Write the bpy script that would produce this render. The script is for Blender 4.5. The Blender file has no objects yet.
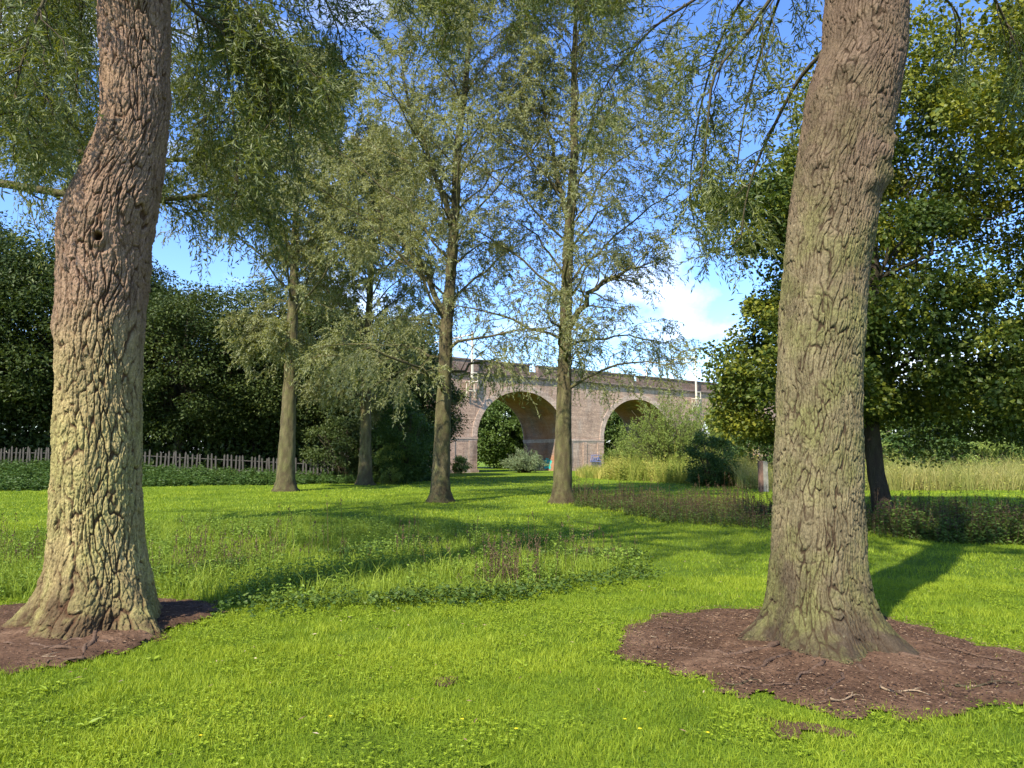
import bpy, math, random
import numpy as np
R = math.radians
rng = np.random.default_rng(7)
scene = bpy.context.scene
COL = scene.collection

# ------------------------------------------------------------------ camera
F = 739.0; HOR = 456.0; EYE = 1.6
PITCH = math.atan((HOR - 384.0) / F)
cam_d = bpy.data.cameras.new('camera')
cam_d.sensor_width = 36.0; cam_d.lens = 36.0 * F / 1024.0
cam_d.clip_start = 0.05; cam_d.clip_end = 3000.0
cam = bpy.data.objects.new('camera', cam_d); COL.objects.link(cam)
cam.location = (0, 0, EYE); cam.rotation_euler = (R(90) + PITCH, 0, 0)
scene.camera = cam

# ------------------------------------------------------------------ sky and sun
SUN_EL, SUN_AZ = R(45), math.atan2(-0.52, -0.854)      # azimuth: vector towards the sun in x, y
tosun = np.array([math.sin(SUN_AZ) * math.cos(SUN_EL), math.cos(SUN_AZ) * math.cos(SUN_EL), math.sin(SUN_EL)])
world = bpy.data.worlds.new('World'); scene.world = world; world.use_nodes = True
nt = world.node_tree; nt.nodes.clear()
sky = nt.nodes.new('ShaderNodeTexSky'); sky.sky_type = 'NISHITA'; sky.sun_disc = False
sky.sun_elevation = SUN_EL; sky.sun_rotation = SUN_AZ % (2 * math.pi); sky.altitude = 300
sky.air_density = 1.0; sky.dust_density = 0.2; sky.ozone_density = 4.5
tc = nt.nodes.new('ShaderNodeTexCoord')
mp = nt.nodes.new('ShaderNodeMapping'); mp.inputs['Scale'].default_value = (1.0, 1.0, 2.6); mp.inputs['Location'].default_value = (0.35, 0.6, 0.1)
nz = nt.nodes.new('ShaderNodeTexNoise'); nz.inputs['Scale'].default_value = 3.2; nz.inputs['Detail'].default_value = 9; nz.inputs['Roughness'].default_value = 0.58
nz.inputs['Distortion'].default_value = 0.4
rp = nt.nodes.new('ShaderNodeValToRGB'); rp.color_ramp.elements[0].position = 0.56; rp.color_ramp.elements[1].position = 0.80
sx = nt.nodes.new('ShaderNodeSeparateXYZ')
mr = nt.nodes.new('ShaderNodeMapRange'); mr.inputs[1].default_value = 0.02; mr.inputs[2].default_value = 0.32; mr.inputs[3].default_value = 0.17; mr.inputs[4].default_value = -0.02
ad = nt.nodes.new('ShaderNodeMath'); ad.operation = 'ADD'
mx = nt.nodes.new('ShaderNodeMixRGB'); mx.inputs[2].default_value = (5.0, 5.3, 5.8, 1)
bg = nt.nodes.new('ShaderNodeBackground'); bg.inputs['Strength'].default_value = 0.14
ow = nt.nodes.new('ShaderNodeOutputWorld')
L = nt.links.new
L(tc.outputs['Generated'], mp.inputs[0]); L(mp.outputs[0], nz.inputs['Vector'])
L(tc.outputs['Generated'], sx.inputs[0]); L(sx.outputs[2], mr.inputs[0])
L(nz.outputs[0], ad.inputs[0]); L(mr.outputs[0], ad.inputs[1]); L(ad.outputs[0], rp.inputs[0])
L(rp.outputs[0], mx.inputs[0]); hs = nt.nodes.new('ShaderNodeHueSaturation'); hs.inputs['Saturation'].default_value = 1.15; hs.inputs['Hue'].default_value = 0.512; hs.inputs['Value'].default_value = 0.92
L(sky.outputs[0], hs.inputs['Color']); L(hs.outputs[0], mx.inputs[1]); L(mx.outputs[0], bg.inputs[0]); L(bg.outputs[0], ow.inputs[0])
sun_d = bpy.data.lights.new('sun', 'SUN'); sun_d.energy = 3.75; sun_d.angle = R(0.9); sun_d.color = (1.0, 0.93, 0.78)
sun = bpy.data.objects.new('sun', sun_d); COL.objects.link(sun); sun.location = (-10, -10, 40)
from mathutils import Vector
sun.rotation_euler = Vector(-tosun).to_track_quat('-Z', 'Y').to_euler()
scene.view_settings.view_transform = 'Standard'; scene.view_settings.look = 'None'
scene.view_settings.exposure = 1.48; scene.view_settings.gamma = 1.0; scene.view_settings.use_curve_mapping = False
scene.cycles.max_bounces = 7; scene.cycles.diffuse_bounces = 4; scene.cycles.glossy_bounces = 2
scene.cycles.transmission_bounces = 5; scene.cycles.transparent_max_bounces = 4
scene.cycles.sample_clamp_indirect = 6.0

# ------------------------------------------------------------------ helpers
def at(px, py, Y):
    u, v = (px - 512) / F, (384 - py) / F
    cp, sp = math.cos(PITCH), math.sin(PITCH)
    d = np.array([u, cp - v * sp, sp + v * cp])
    return np.array([0, 0, EYE]) + d * (Y / d[1])
def gnd(px, py):
    u, v = (px - 512) / F, (384 - py) / F
    cp, sp = math.cos(PITCH), math.sin(PITCH)
    d = np.array([u, cp - v * sp, sp + v * cp]); d = d * (EYE / -d[2])
    return np.array([d[0], d[1]])
def smooth(a, b, x):
    t = np.clip((x - a) / (b - a), 0, 1); return t * t * (3 - 2 * t)
_pm = np.random.default_rng(3).permutation(256); _pm = np.concatenate([_pm, _pm, _pm])
_g = np.random.default_rng(5).normal(size=(256, 3)); _g /= np.linalg.norm(_g, axis=1)[:, None]
def perlin(p):
    p = np.asarray(p, float); i = np.floor(p).astype(int); f = p - i; i &= 255
    w = f * f * f * (f * (f * 6 - 15) + 10); out = 0
    for a in (0, 1):
        for b in (0, 1):
            for c in (0, 1):
                h = _pm[_pm[_pm[i[..., 0] + a] + i[..., 1] + b] + i[..., 2] + c]
                g = _g[h]; q = f - np.array([a, b, c])
                d = (g * q).sum(-1)
                wt = (w[..., 0] if a else 1 - w[..., 0]) * (w[..., 1] if b else 1 - w[..., 1]) * (w[..., 2] if c else 1 - w[..., 2])
                out = out + d * wt
    return out * 1.6
def fbm2(x, y, s, o=3, seed=0.0):
    r = 0; a = 1.0; t = 0
    for k in range(o):
        r = r + a * perlin(np.stack([x / s, y / s, np.full_like(x, seed + 7.3 * k)], -1)); t += a; a *= .5; s = s / 2.03
    return r / t
def ground_z(x, y):
    x = np.asarray(x, float); y = np.asarray(y, float)
    z = 0.05 * fbm2(x, y, 9.0, 2, 2.5) * smooth(3, 14, np.hypot(x, y)) * (1 - 0.6 * smooth(60, 120, y))
    q = -x / np.maximum(y, 6.0)
    z = z + 0.85 * smooth(33, 45, y) * smooth(0.12, 0.68, q)
    return z

def link(name, me, mat=None, parent=None):
    o = bpy.data.objects.new(name, me); COL.objects.link(o)
    if mat is not None: me.materials.append(mat)
    if parent is not None: o.parent = parent
    return o
class MB:
    def __init__(s): s.v = []; s.f = []; s.n = 0; s.a = []; s.mi = []
    def add(s, v, f, a=None, mi=0):
        v = np.asarray(v, float).reshape(-1, 3); f = np.asarray(f, int)
        s.v.append(v); s.f.append(f + s.n); s.n += len(v)
        s.a.append(np.zeros(len(v)) if a is None else np.broadcast_to(np.asarray(a, float), (len(v),)))
        s.mi.append(np.full(len(f), mi))
    def box(s, x0, x1, y0, y1, z0, z1, a=None):
        v = [(x, y, z) for z in (z0, z1) for y in (y0, y1) for x in (x0, x1)]
        s.add(v, [(0, 2, 3, 1), (4, 5, 7, 6), (0, 1, 5, 4), (2, 6, 7, 3), (0, 4, 6, 2), (1, 3, 7, 5)], a)
    def tube(s, pts, rad, n=6, a=None, cap=True):
        pts = np.asarray(pts, float); m = len(pts); rad = np.broadcast_to(np.asarray(rad, float), (m,))
        t = np.gradient(pts, axis=0); t /= np.linalg.norm(t, axis=1)[:, None] + 1e-9
        ref = np.where(np.abs(t[:, 2:3]) > .9, np.array([[1., 0, 0]]), np.array([[0, 0, 1.]]))
        if np.abs(t[:, 2]).max() > .85: ref = np.broadcast_to(np.array([[0.93, .36, 0.02]]), t.shape)
        u = np.cross(ref, t); u /= np.linalg.norm(u, axis=1)[:, None] + 1e-9; w = np.cross(t, u)
        th = np.arange(n) * 2 * math.pi / n
        v = pts[:, None] + rad[:, None, None] * (np.cos(th)[None, :, None] * u[:, None] + np.sin(th)[None, :, None] * w[:, None])
        i = np.arange(m - 1)[:, None] * n; j = np.arange(n)[None]; k = (j + 1) % n
        s.add(v, np.stack([i + j, i + k, i + n + k, i + n + j], -1).reshape(-1, 4), a)
        if cap and n == 4: s.f.append(np.array([[3, 2, 1, 0]]) + s.n - m * n); s.f.append(np.array([[0, 1, 2, 3]]) + s.n - n); s.mi += [np.zeros(1, int)] * 2
        elif cap and n % 2 == 0:
            for base, rev in ((s.n - m * n, 1), (s.n - n, 0)):
                q = [(0, k2, k2 + 1, k2 + 2) for k2 in range(1, n - 2, 2)]
                q = np.array(q) + base; s.f.append(q[:, ::-1] if rev else q); s.mi.append(np.zeros(len(q), int))
    def build(s, name, mat=None, parent=None, smooth_=False):
        v = np.concatenate(s.v); me = bpy.data.meshes.new(name)
        fl = [f for f in s.f if len(f)]
        loops = np.concatenate([f.ravel() for f in fl]); k = np.concatenate([np.full(len(f), f.shape[1]) for f in fl])
        me.vertices.add(len(v)); me.vertices.foreach_set('co', v.ravel().astype(np.float32))
        me.loops.add(len(loops)); me.loops.foreach_set('vertex_index', loops.astype(np.int32))
        me.polygons.add(len(k)); st = np.concatenate([[0], np.cumsum(k)[:-1]])
        me.polygons.foreach_set('loop_start', st.astype(np.int32)); 
        try: me.polygons.foreach_set('loop_total', k.astype(np.int32))
        except Exception: pass
        me.polygons.foreach_set('use_smooth', np.full(len(k), smooth_))
        mats = mat if isinstance(mat, (list, tuple)) else [mat]
        if len(mats) > 1:
            mi = np.concatenate(s.mi); me.polygons.foreach_set('material_index', mi.astype(np.int32))
        at_ = me.attributes.new('rnd', 'FLOAT', 'POINT'); at_.data.foreach_set('value', np.concatenate(s.a).astype(np.float32))
        me.update(calc_edges=True)
        o = link(name, me, None, parent)
        for m_ in mats: me.materials.append(m_)
        return o
def tag(o, label=None, cat=None, group=None, kind=None):
    if label: o['label'] = label
    if cat: o['category'] = cat
    if group: o['group'] = group
    if kind: o['kind'] = kind
    return o
def empty(name, loc=(0, 0, 0), rz=0):
    o = bpy.data.objects.new(name, None); COL.objects.link(o); o.location = loc; o.rotation_euler = (0, 0, rz); o.empty_display_size = .3
    return o
def copy_tree(o, parent=None):
    c = o.copy(); COL.objects.link(c); c.parent = parent
    for ch in list(o.children): copy_tree(ch, c)
    return c

# ------------------------------------------------------------------ materials
class NT:
    def __init__(s, name):
        s.m = bpy.data.materials.new(name); s.m.use_nodes = True; s.t = s.m.node_tree; s.t.nodes.clear()
        s.out = s.t.nodes.new('ShaderNodeOutputMaterial')
    def n(s, typ, **kw):
        o = s.t.nodes.new('ShaderNode' + typ)
        for k, v in kw.items():
            if k.startswith('_'): setattr(o, k[1:], v)
            else:
                key = int(k[1:]) if k[0] == 'i' and k[1:].isdigit() else k.replace('_', ' ')
                if hasattr(v, 'is_linked') or isinstance(v, bpy.types.NodeSocket): s.t.links.new(v, o.inputs[key])
                else: o.inputs[key].default_value = v
        return o
    def ramp(s, fac, stops):
        r = s.n('ValToRGB', i0=fac); e = r.color_ramp.elements
        while len(e) < len(stops): e.new(.5)
        for x, (p, c) in zip(e, stops): x.position = p; x.color = (*c, 1) if len(c) == 3 else c
        return r.outputs[0]
    def mix(s, f, a, b, mode='MIX'):
        return s.n('MixRGB', _blend_type=mode, i0=f, i1=a if not isinstance(a, tuple) else (*a, 1), i2=b if not isinstance(b, tuple) else (*b, 1)).outputs[0]
    def math(s, op, a, b=0.0, c=0.0):
        return s.n('Math', _operation=op, i0=a, i1=b, i2=c).outputs[0]
    def noise(s, vec, sc, det=3, rough=.55, dist=0.0):
        return s.n('TexNoise', Vector=vec, Scale=sc, Detail=float(det), Roughness=rough, Distortion=dist).outputs[0]
    def fin(s, sh): s.t.links.new(sh, s.out.inputs[0]); return s.m
def g3(v): return (v, v, v)

def leaf_mat(name, stops, back=None, trans=0.35, gloss=0.25, clump=2.0, amt=0.35, tcol=None):
    k = NT(name)
    a = k.n('Attribute', _attribute_name='rnd').outputs['Fac']
    pos = k.n('NewGeometry'); oi = k.n('ObjectInfo').outputs['Random']
    nzv = k.noise(pos.outputs['Position'], clump, 2)
    f = k.math('ADD', k.math('MULTIPLY', a, 1 - amt), k.math('MULTIPLY', k.math('SUBTRACT', nzv, 0.25), amt * 1.6))
    f = k.math('ADD', f, k.math('MULTIPLY', k.math('SUBTRACT', oi, 0.5), 0.18))
    c = k.ramp(f, stops)
    if back: c2 = k.mix(pos.outputs['Backfacing'], c, k.mix(0.55, c, back))
    else: c2 = c
    d = k.n('BsdfPrincipled', Base_Color=c2, Roughness=0.5); d.inputs['Specular IOR Level'].default_value = gloss
    t = k.n('BsdfTranslucent', Color=k.mix(1.0, c, tcol or (1.25, 1.15, .5), 'MULTIPLY'))
    return k.fin(k.n('MixShader', i0=trans, i1=d.outputs[0], i2=t.outputs[0]).outputs[0])

M = {}
M['willow_leaf'] = leaf_mat('willow_leaf', [(0, (.095, .105, .030)), (.5, (.215, .225, .072)), (1, (.38, .375, .14))], back=(.32, .34, .20), trans=.42, gloss=.35, clump=.7)
M['willow_leaf_near'] = leaf_mat('willow_leaf_near', [(0, (.052, .074, .011)), (.5, (.12, .145, .020)), (1, (.24, .245, .038))], back=(.17, .20, .10), trans=.36, gloss=.4, clump=.9)
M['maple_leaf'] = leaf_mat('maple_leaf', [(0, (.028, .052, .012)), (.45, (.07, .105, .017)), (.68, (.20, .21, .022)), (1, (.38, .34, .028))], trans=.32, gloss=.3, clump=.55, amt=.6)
M['dark_leaf'] = leaf_mat('dark_leaf', [(0, (.022, .040, .010)), (.5, (.050, .074, .017)), (1, (.115, .135, .032))], trans=.26, gloss=.2, clump=.35, amt=.5)
M['bush_leaf'] = leaf_mat('bush_leaf', [(0, (.09, .14, .026)), (.5, (.19, .25, .05)), (1, (.33, .38, .10))], trans=.33, gloss=.25, clump=.6, amt=.4)
M['dark_bush_leaf'] = leaf_mat('dark_bush_leaf', [(0, (.03, .065, .013)), (.5, (.06, .11, .022)), (1, (.11, .17, .035))], trans=.3, gloss=.25, clump=.8)
M['weed_leaf'] = leaf_mat('weed_leaf', [(0, (.08, .135, .02)), (.5, (.16, .24, .03)), (1, (.27, .36, .06))], trans=.35, gloss=.2, clump=1.2)
M['far_leaf'] = leaf_mat('far_leaf', [(0, (.04, .075, .015)), (.5, (.085, .135, .028)), (1, (.16, .21, .045))], trans=.3, clump=.35, amt=.5)
M['silver_leaf'] = leaf_mat('silver_leaf', [(0, (.12, .16, .08)), (.5, (.19, .24, .12)), (1, (.30, .34, .19))], trans=.3, clump=.8)
M['grass'] = leaf_mat('grass_blade', [(0, (.080, .145, .014)), (.35, (.215, .295, .022)), (.75, (.37, .435, .038)), (1, (.55, .52, .13))], trans=.42, gloss=.2, clump=.8, amt=.45, tcol=(1.2, 1.15, .4))
M['long_grass'] = leaf_mat('long_grass_blade', [(0, (.10, .155, .02)), (.5, (.22, .30, .03)), (.85, (.34, .41, .06)), (1, (.46, .40, .17))], trans=.38, gloss=.2, clump=.9, amt=.45)
M['clover'] = leaf_mat('clover_leaf', [(0, (.12, .19, .014)), (.5, (.22, .30, .018)), (1, (.34, .41, .03))], trans=.35, gloss=.25, clump=1.5)
M['dry_grass'] = leaf_mat('dry_grass', [(0, (.14, .18, .04)), (.4, (.26, .27, .08)), (.8, (.42, .36, .15)), (1, (.52, .43, .22))], trans=.35, gloss=.1, clump=.35, amt=.55)
M['golden_herb'] = leaf_mat('golden_herb', [(0, (.12, .18, .03)), (.35, (.22, .27, .05)), (.6, (.42, .38, .10)), (1, (.60, .50, .20))], trans=.35, gloss=.1, clump=.35, amt=.55)
M['nettle'] = leaf_mat('nettle_leaf', [(0, (.04, .075, .014)), (.5, (.075, .125, .022)), (1, (.14, .19, .035))], trans=.3, gloss=.2, clump=.7)
M['seed_stalk'] = leaf_mat('seed_stalk', [(0, (.045, .03, .02)), (.5, (.09, .06, .035)), (1, (.16, .11, .06))], trans=.1, gloss=.1)
M['flower'] = leaf_mat('flower', [(0, (.7, .55, .02)), (1, (.85, .7, .04))], trans=.2)

def bark_mat(name, low, mid, top, zlo, zhi, crack, moss=(.09, .11, .02), moss_amt=.5, bump=1.0, fine=1.0, zm=99.):
    k = NT(name)
    g = k.n('NewGeometry'); pos = g.outputs['Position']
    sep = k.n('SeparateXYZ', i0=pos)
    st = k.n('Mapping', Vector=pos, Scale=(1, 1, .28)).outputs[0]
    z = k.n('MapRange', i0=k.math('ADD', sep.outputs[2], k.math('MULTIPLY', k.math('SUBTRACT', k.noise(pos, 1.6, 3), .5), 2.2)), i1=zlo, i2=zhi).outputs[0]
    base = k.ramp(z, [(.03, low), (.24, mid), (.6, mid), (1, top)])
    n1 = k.noise(st, 9, 5, .65); n2 = k.noise(st, 40, 4, .7); n3 = k.noise(pos, 3.2, 4, .6)
    mf = k.n('MapRange', i0=sep.outputs[2], i1=zm - 1.6, i2=zm, i3=1.0, i4=.12).outputs[0]
    base = k.mix(k.math('MULTIPLY', k.math('MULTIPLY', k.ramp(n3, [(.42, g3(0)), (.62, g3(1))]), moss_amt), mf), base, moss)
    n4 = k.noise(st, 110, 4, .75); n5 = k.noise(pos, 60, 4, .75)
    base = k.mix(.85, base, k.ramp(n1, [(.25, g3(.52)), (.5, g3(.95)), (.75, g3(1.35))]), 'MULTIPLY')
    base = k.mix(.6, base, k.ramp(n2, [(.3, g3(.6)), (.7, g3(1.3))]), 'MULTIPLY')
    base = k.mix(.7, base, k.ramp(n4, [(.3, g3(.55)), (.7, g3(1.4))]), 'MULTIPLY')
    base = k.mix(.5, base, k.ramp(n5, [(.3, g3(.6)), (.7, g3(1.4))]), 'MULTIPLY')
    li = k.ramp(k.noise(st, 22, 5, .75), [(.66, g3(0)), (.74, g3(1))])
    base = k.mix(k.math('MULTIPLY', li, .5), base, (.42, .40, .27))
    cr = k.n('Attribute', _attribute_name='rnd').outputs['Fac']
    base = k.mix(k.math('MULTIPLY', cr, .9), base, crack)
    b = k.n('Bump', Strength=min(1, .75 * bump), Distance=.025 * max(1, bump), Height=k.math('ADD', k.math('ADD', n1, k.math('MULTIPLY', n2, .6 * fine)), k.math('ADD', k.math('MULTIPLY', n4, .35), k.math('MULTIPLY', n5, .25))))
    p = k.n('BsdfPrincipled', Base_Color=base, Roughness=.9, Normal=b.outputs[0]); p.inputs['Specular IOR Level'].default_value = .15
    return k.fin(p.outputs[0])
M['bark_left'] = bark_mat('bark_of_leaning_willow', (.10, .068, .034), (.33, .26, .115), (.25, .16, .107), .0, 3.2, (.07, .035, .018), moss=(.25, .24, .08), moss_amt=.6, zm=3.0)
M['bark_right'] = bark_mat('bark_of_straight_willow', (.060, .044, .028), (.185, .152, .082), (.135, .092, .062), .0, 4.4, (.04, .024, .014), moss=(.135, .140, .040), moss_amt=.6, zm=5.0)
M['bark_mid'] = bark_mat('bark_of_park_willow', (.085, .066, .034), (.150, .128, .064), (.135, .110, .056), 0, 5, (.05, .035, .02), moss=(.13, .135, .045), moss_amt=.6, bump=2.4)
M['bark_dark'] = bark_mat('bark_of_dark_tree', (.05, .04, .028), (.06, .05, .034), (.06, .05, .034), 0, 5, (.03, .02, .015), moss=(.05, .055, .025), bump=2.0)
M['twig_bark'] = bark_mat('twig_bark', (.07, .052, .032), (.07, .055, .035), (.075, .058, .036), 0, 5, (.03, .02, .015), moss=(.07, .07, .03), bump=.6)
M['root_bark'] = bark_mat('root_bark', (.12, .075, .05), (.13, .085, .055), (.13, .085, .055), 0, 2, (.05, .03, .02), moss=(.09, .055, .04), bump=1.0)
M['stick'] = bark_mat('dry_stick', (.26, .19, .12), (.26, .19, .12), (.26, .19, .12), 0, 2, (.08, .05, .03), moss=(.20, .14, .09), bump=1.0)

def ground_mat():
    k = NT('turf'); pos = k.n('NewGeometry').outputs['Position']
    a = k.noise(pos, .35, 4, .6); b = k.noise(pos, 3.0, 4, .65); c = k.noise(pos, 45, 3, .7)
    col = k.ramp(a, [(.3, (.085, .140, .010)), (.55, (.13, .195, .012)), (.75, (.18, .245, .016))])
    col = k.mix(.8, col, k.ramp(b, [(.3, g3(.72)), (.7, g3(1.25))]), 'MULTIPLY')
    col = k.mix(.9, col, k.ramp(c, [(.3, g3(.55)), (.7, g3(1.4))]), 'MULTIPLY')
    bp = k.n('Bump', Strength=.9, Distance=.05, Height=k.math('ADD', c, b))
    d = k.n('BsdfPrincipled', Base_Color=col, Roughness=.9, Normal=bp.outputs[0]); d.inputs['Specular IOR Level'].default_value = .1
    return k.fin(d.outputs[0])
M['turf'] = ground_mat()
def soil_mat():
    k = NT('bare_earth'); pos = k.n('NewGeometry').outputs['Position']
    a = k.noise(pos, 2.2, 5, .65); c = k.noise(pos, 30, 5, .75)
    col = k.ramp(a, [(.3, (.062, .035, .021)), (.55, (.115, .066, .040)), (.75, (.20, .125, .078))])
    col = k.mix(.9, col, k.ramp(c, [(.3, g3(.5)), (.55, g3(1)), (.75, g3(1.7))]), 'MULTIPLY')
    bp = k.n('Bump', Strength=1.0, Distance=.02, Height=c)
    d = k.n('BsdfPrincipled', Base_Color=col, Roughness=.95, Normal=bp.outputs[0]); d.inputs['Specular IOR Level'].default_value = .1
    return k.fin(d.outputs[0])
M['soil'] = soil_mat()
M['litter'] = leaf_mat('litter', [(0, (.05, .03, .02)), (.4, (.14, .08, .05)), (.8, (.30, .21, .13)), (1, (.5, .42, .3))], trans=.05, gloss=.1, amt=.1)

def brick_mat(name, c1, c2, mortar, stain=.7, pale=.5, warm=0.0):
    k = NT(name); tc = k.n('TexCoord').outputs['Object']; s = k.n('SeparateXYZ', i0=tc)
    v = k.n('CombineXYZ', i0=k.math('ADD', s.outputs[0], s.outputs[1]), i1=s.outputs[2], i2=0.0).outputs[0]
    b = k.n('TexBrick', Vector=v, Color1=(*c1, 1), Color2=(*c2, 1), Mortar=(*mortar, 1), Scale=1.0, Mortar_Size=.008, Brick_Width=.225, Row_Height=.075)
    b.inputs['Mortar Smooth'].default_value = .2
    base = k.mix(.55, b.outputs[0], k.ramp(k.noise(v, 2.6, 6, .75), [(.3, g3(.62)), (.5, g3(1)), (.72, g3(1.45))]), 'MULTIPLY')
    base = k.mix(.5, base, k.ramp(k.noise(tc, 9, 4, .8), [(.3, g3(.6)), (.7, g3(1.4))]), 'MULTIPLY')
    base = k.mix(k.math('MULTIPLY', k.ramp(k.noise(k.n('Mapping', Vector=tc, Scale=(1, 1, .3)).outputs[0], .8, 5, .65), [(.5, g3(0)), (.66, g3(1))]), pale), base, (.42, .36, .30))
    base = k.mix(k.math('MULTIPLY', k.ramp(k.noise(k.n('Mapping', Vector=tc, Scale=(1, 1, .25)).outputs[0], .55, 6, .7), [(.52, g3(0)), (.68, g3(1))]), stain), base, (.10, .065, .05))
    base = k.mix(.75, base, k.ramp(k.noise(k.n('Mapping', Vector=v, Scale=(.35, 3.2, 1)).outputs[0], 1.0, 6, .75), [(.3, g3(.6)), (.5, g3(1)), (.7, g3(1.45))]), 'MULTIPLY')
    base = k.mix(.6, base, k.ramp(k.noise(v, 5.5, 3, .9), [(.35, g3(.65)), (.65, g3(1.4))]), 'MULTIPLY')
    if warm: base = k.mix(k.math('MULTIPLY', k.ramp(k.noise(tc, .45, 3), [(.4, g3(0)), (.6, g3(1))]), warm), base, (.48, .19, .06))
    bp = k.n('Bump', Strength=.5, Distance=.02, Height=k.math('ADD', b.outputs[1], k.noise(tc, 14, 3)))
    bp.invert = False
    p = k.n('BsdfPrincipled', Base_Color=base, Roughness=.9, Normal=bp.outputs[0]); p.inputs['Specular IOR Level'].default_value = .15
    return k.fin(p.outputs[0])
M['brick'] = brick_mat('pink_brick', (.44, .29, .20), (.33, .21, .15), (.43, .37, .30))
M['brick_in'] = brick_mat('dark_stained_brick', (.25, .155, .11), (.17, .10, .075), (.25, .215, .18), stain=.9, pale=.25, warm=.45)  # darker, more heavily stained brick for vaults and inner pier faces
M['brick_ring'] = brick_mat('pale_ring_brick', (.50, .36, .27), (.41, .28, .21), (.48, .42, .35), stain=.4, pale=.6)
M['brick_dark'] = brick_mat('weathered_parapet_brick', (.20, .125, .095), (.15, .10, .075), (.22, .19, .16), stain=.6, pale=.25)
def simple(name, col, rough=.7, metal=0.0, var=.3, sc=6):
    k = NT(name); tc = k.n('TexCoord').outputs['Object']
    base = k.mix(var, (*col,), k.ramp(k.noise(tc, sc, 4, .7), [(.3, g3(.5)), (.7, g3(1.5))]), 'MULTIPLY')
    p = k.n('BsdfPrincipled', Base_Color=base, Roughness=rough, Metallic=metal); return k.fin(p.outputs[0])
M['coping'] = simple('coping_brick', (.22, .16, .13), .9, var=.8)
M['steel'] = simple('galvanised_steel', (.50, .50, .47), .5, .3)
M['steel_pale'] = simple('pale_painted_steel', (.62, .56, .44), .6, .0)
M['wire'] = simple('dark_wire', (.30, .30, .31), .5, .3)
M['paling'] = simple('weathered_paling', (.05, .045, .037), .9, var=.9, sc=9)
M['post_red'] = simple('reddish_timber', (.19, .105, .07), .85, var=.6)
M['post_pale'] = simple('bleached_timber', (.30, .27, .21), .85, var=.5)
M['teal'] = simple('teal_spray_paint', (.02, .40, .33), .6, var=.4)
M['blue_spray'] = simple('slate_blue_spray_paint', (.16, .18, .32), .6, var=.3)

# ------------------------------------------------------------------ ground
def axis(stops):
    out = [stops[0][0]]
    for (a, _), (b, st) in zip(stops[:-1], stops[1:]):
        n = max(1, int(round((b - a) / st))); out += list(np.linspace(a, b, n + 1)[1:])
    return np.array(out)
gx = axis([(-600, 1), (-120, 60), (-50, 5), (-12, 1), (12, .25), (50, 1), (120, 5), (600, 60)])
gy = axis([(-120, 1), (-20, 10), (1, 2), (22, .25), (60, 1), (140, 5), (900, 60)])
XX, YY = np.meshgrid(gx, gy, indexing='ij'); ZZ = ground_z(XX, YY)
i, j = np.meshgrid(np.arange(len(gx) - 1), np.arange(len(gy) - 1), indexing='ij'); q = i * len(gy) + j
gb = MB(); gb.add(np.stack([XX, YY, ZZ], -1), np.stack([q, q + len(gy), q + len(gy) + 1, q + 1], -1).reshape(-1, 4))
tag(gb.build('ground', M['turf'], smooth_=True), kind='structure')

def in_poly(x, y, poly):
    poly = np.asarray(poly); c = np.zeros(np.shape(x), bool); n = len(poly); j = n - 1
    for i in range(n):
        xi, yi = poly[i]; xj, yj = poly[j]
        c ^= ((yi > y) != (yj > y)) & (x < (xj - xi) * (y - yi) / (yj - yi + 1e-12) + xi); j = i
    return c
def px_poly(pts): return np.array([gnd(*p) for p in pts])
def wob(x, y, s=.30, a=.30): return x + a * fbm2(x, y, s, 4, 11.1), y + a * fbm2(x, y, s, 4, 31.7)
SOIL_L = px_poly([(-90, 690), (-20, 676), (45, 671), (95, 660), (135, 646), (175, 630), (222, 612), (215, 602), (150, 598), (60, 602), (0, 608), (-60, 613), (-160, 640)])
SOIL_R = px_poly([(618, 652), (632, 628), (680, 613), (760, 609), (860, 612), (930, 630), (985, 650), (1060, 664), (1120, 680), (1090, 706), (1024, 706), (940, 716), (850, 716), (770, 698), (700, 682), (650, 668)])
SOIL_S = px_poly([(780, 722), (800, 718), (835, 730), (830, 739), (800, 735)])
def soil_mask(x, y):
    a, b = wob(x, y); return in_poly(a, b, SOIL_L) | in_poly(a, b, SOIL_R)
def soil_sheet(poly, hump, c0):
    lo = poly.min(0) - .4; hi = poly.max(0) + .4; st = .03
    xs = np.arange(lo[0], hi[0], st); ys = np.arange(lo[1], hi[1], st)
    X, Y = np.meshgrid(xs, ys, indexing='ij')
    a, b = wob(X, Y); ins = in_poly(a, b, poly)
    # distance-ish falloff by blurring the mask
    m = ins.astype(float)
    for _ in range(6):
        m[1:-1, 1:-1] = (m[1:-1, 1:-1] + m[2:, 1:-1] + m[:-2, 1:-1] + m[1:-1, 2:] + m[1:-1, :-2]) / 5
    d = np.hypot(X - c0[0], Y - c0[1])
    Z = ground_z(X, Y) + .006 + m * (.012 + hump * np.exp(-(d / .95) ** 2) + .030 * np.abs(fbm2(X, Y, .12, 3, 4.4)) + .03 * fbm2(X, Y, .5, 2, 9.4))
    Z = np.where(m > .05, Z, ground_z(X, Y) + .006)
    i, j = np.meshgrid(np.arange(len(xs) - 1), np.arange(len(ys) - 1), indexing='ij'); q = (i * len(ys) + j)
    keep = ins[:-1, :-1] | ins[1:, 1:] | ins[1:, :-1] | ins[:-1, 1:]
    f = np.stack([q, q + len(ys), q + len(ys) + 1, q + 1], -1)[keep]
    used = np.unique(f); remap = np.full(X.size, -1); remap[used] = np.arange(len(used))
    V = np.stack([X, Y, Z], -1).reshape(-1, 3)[used]
    b = MB(); b.add(V, remap[f]); o = b.build('bare_earth', M['soil'], smooth_=True); tag(o, kind='structure')
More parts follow.
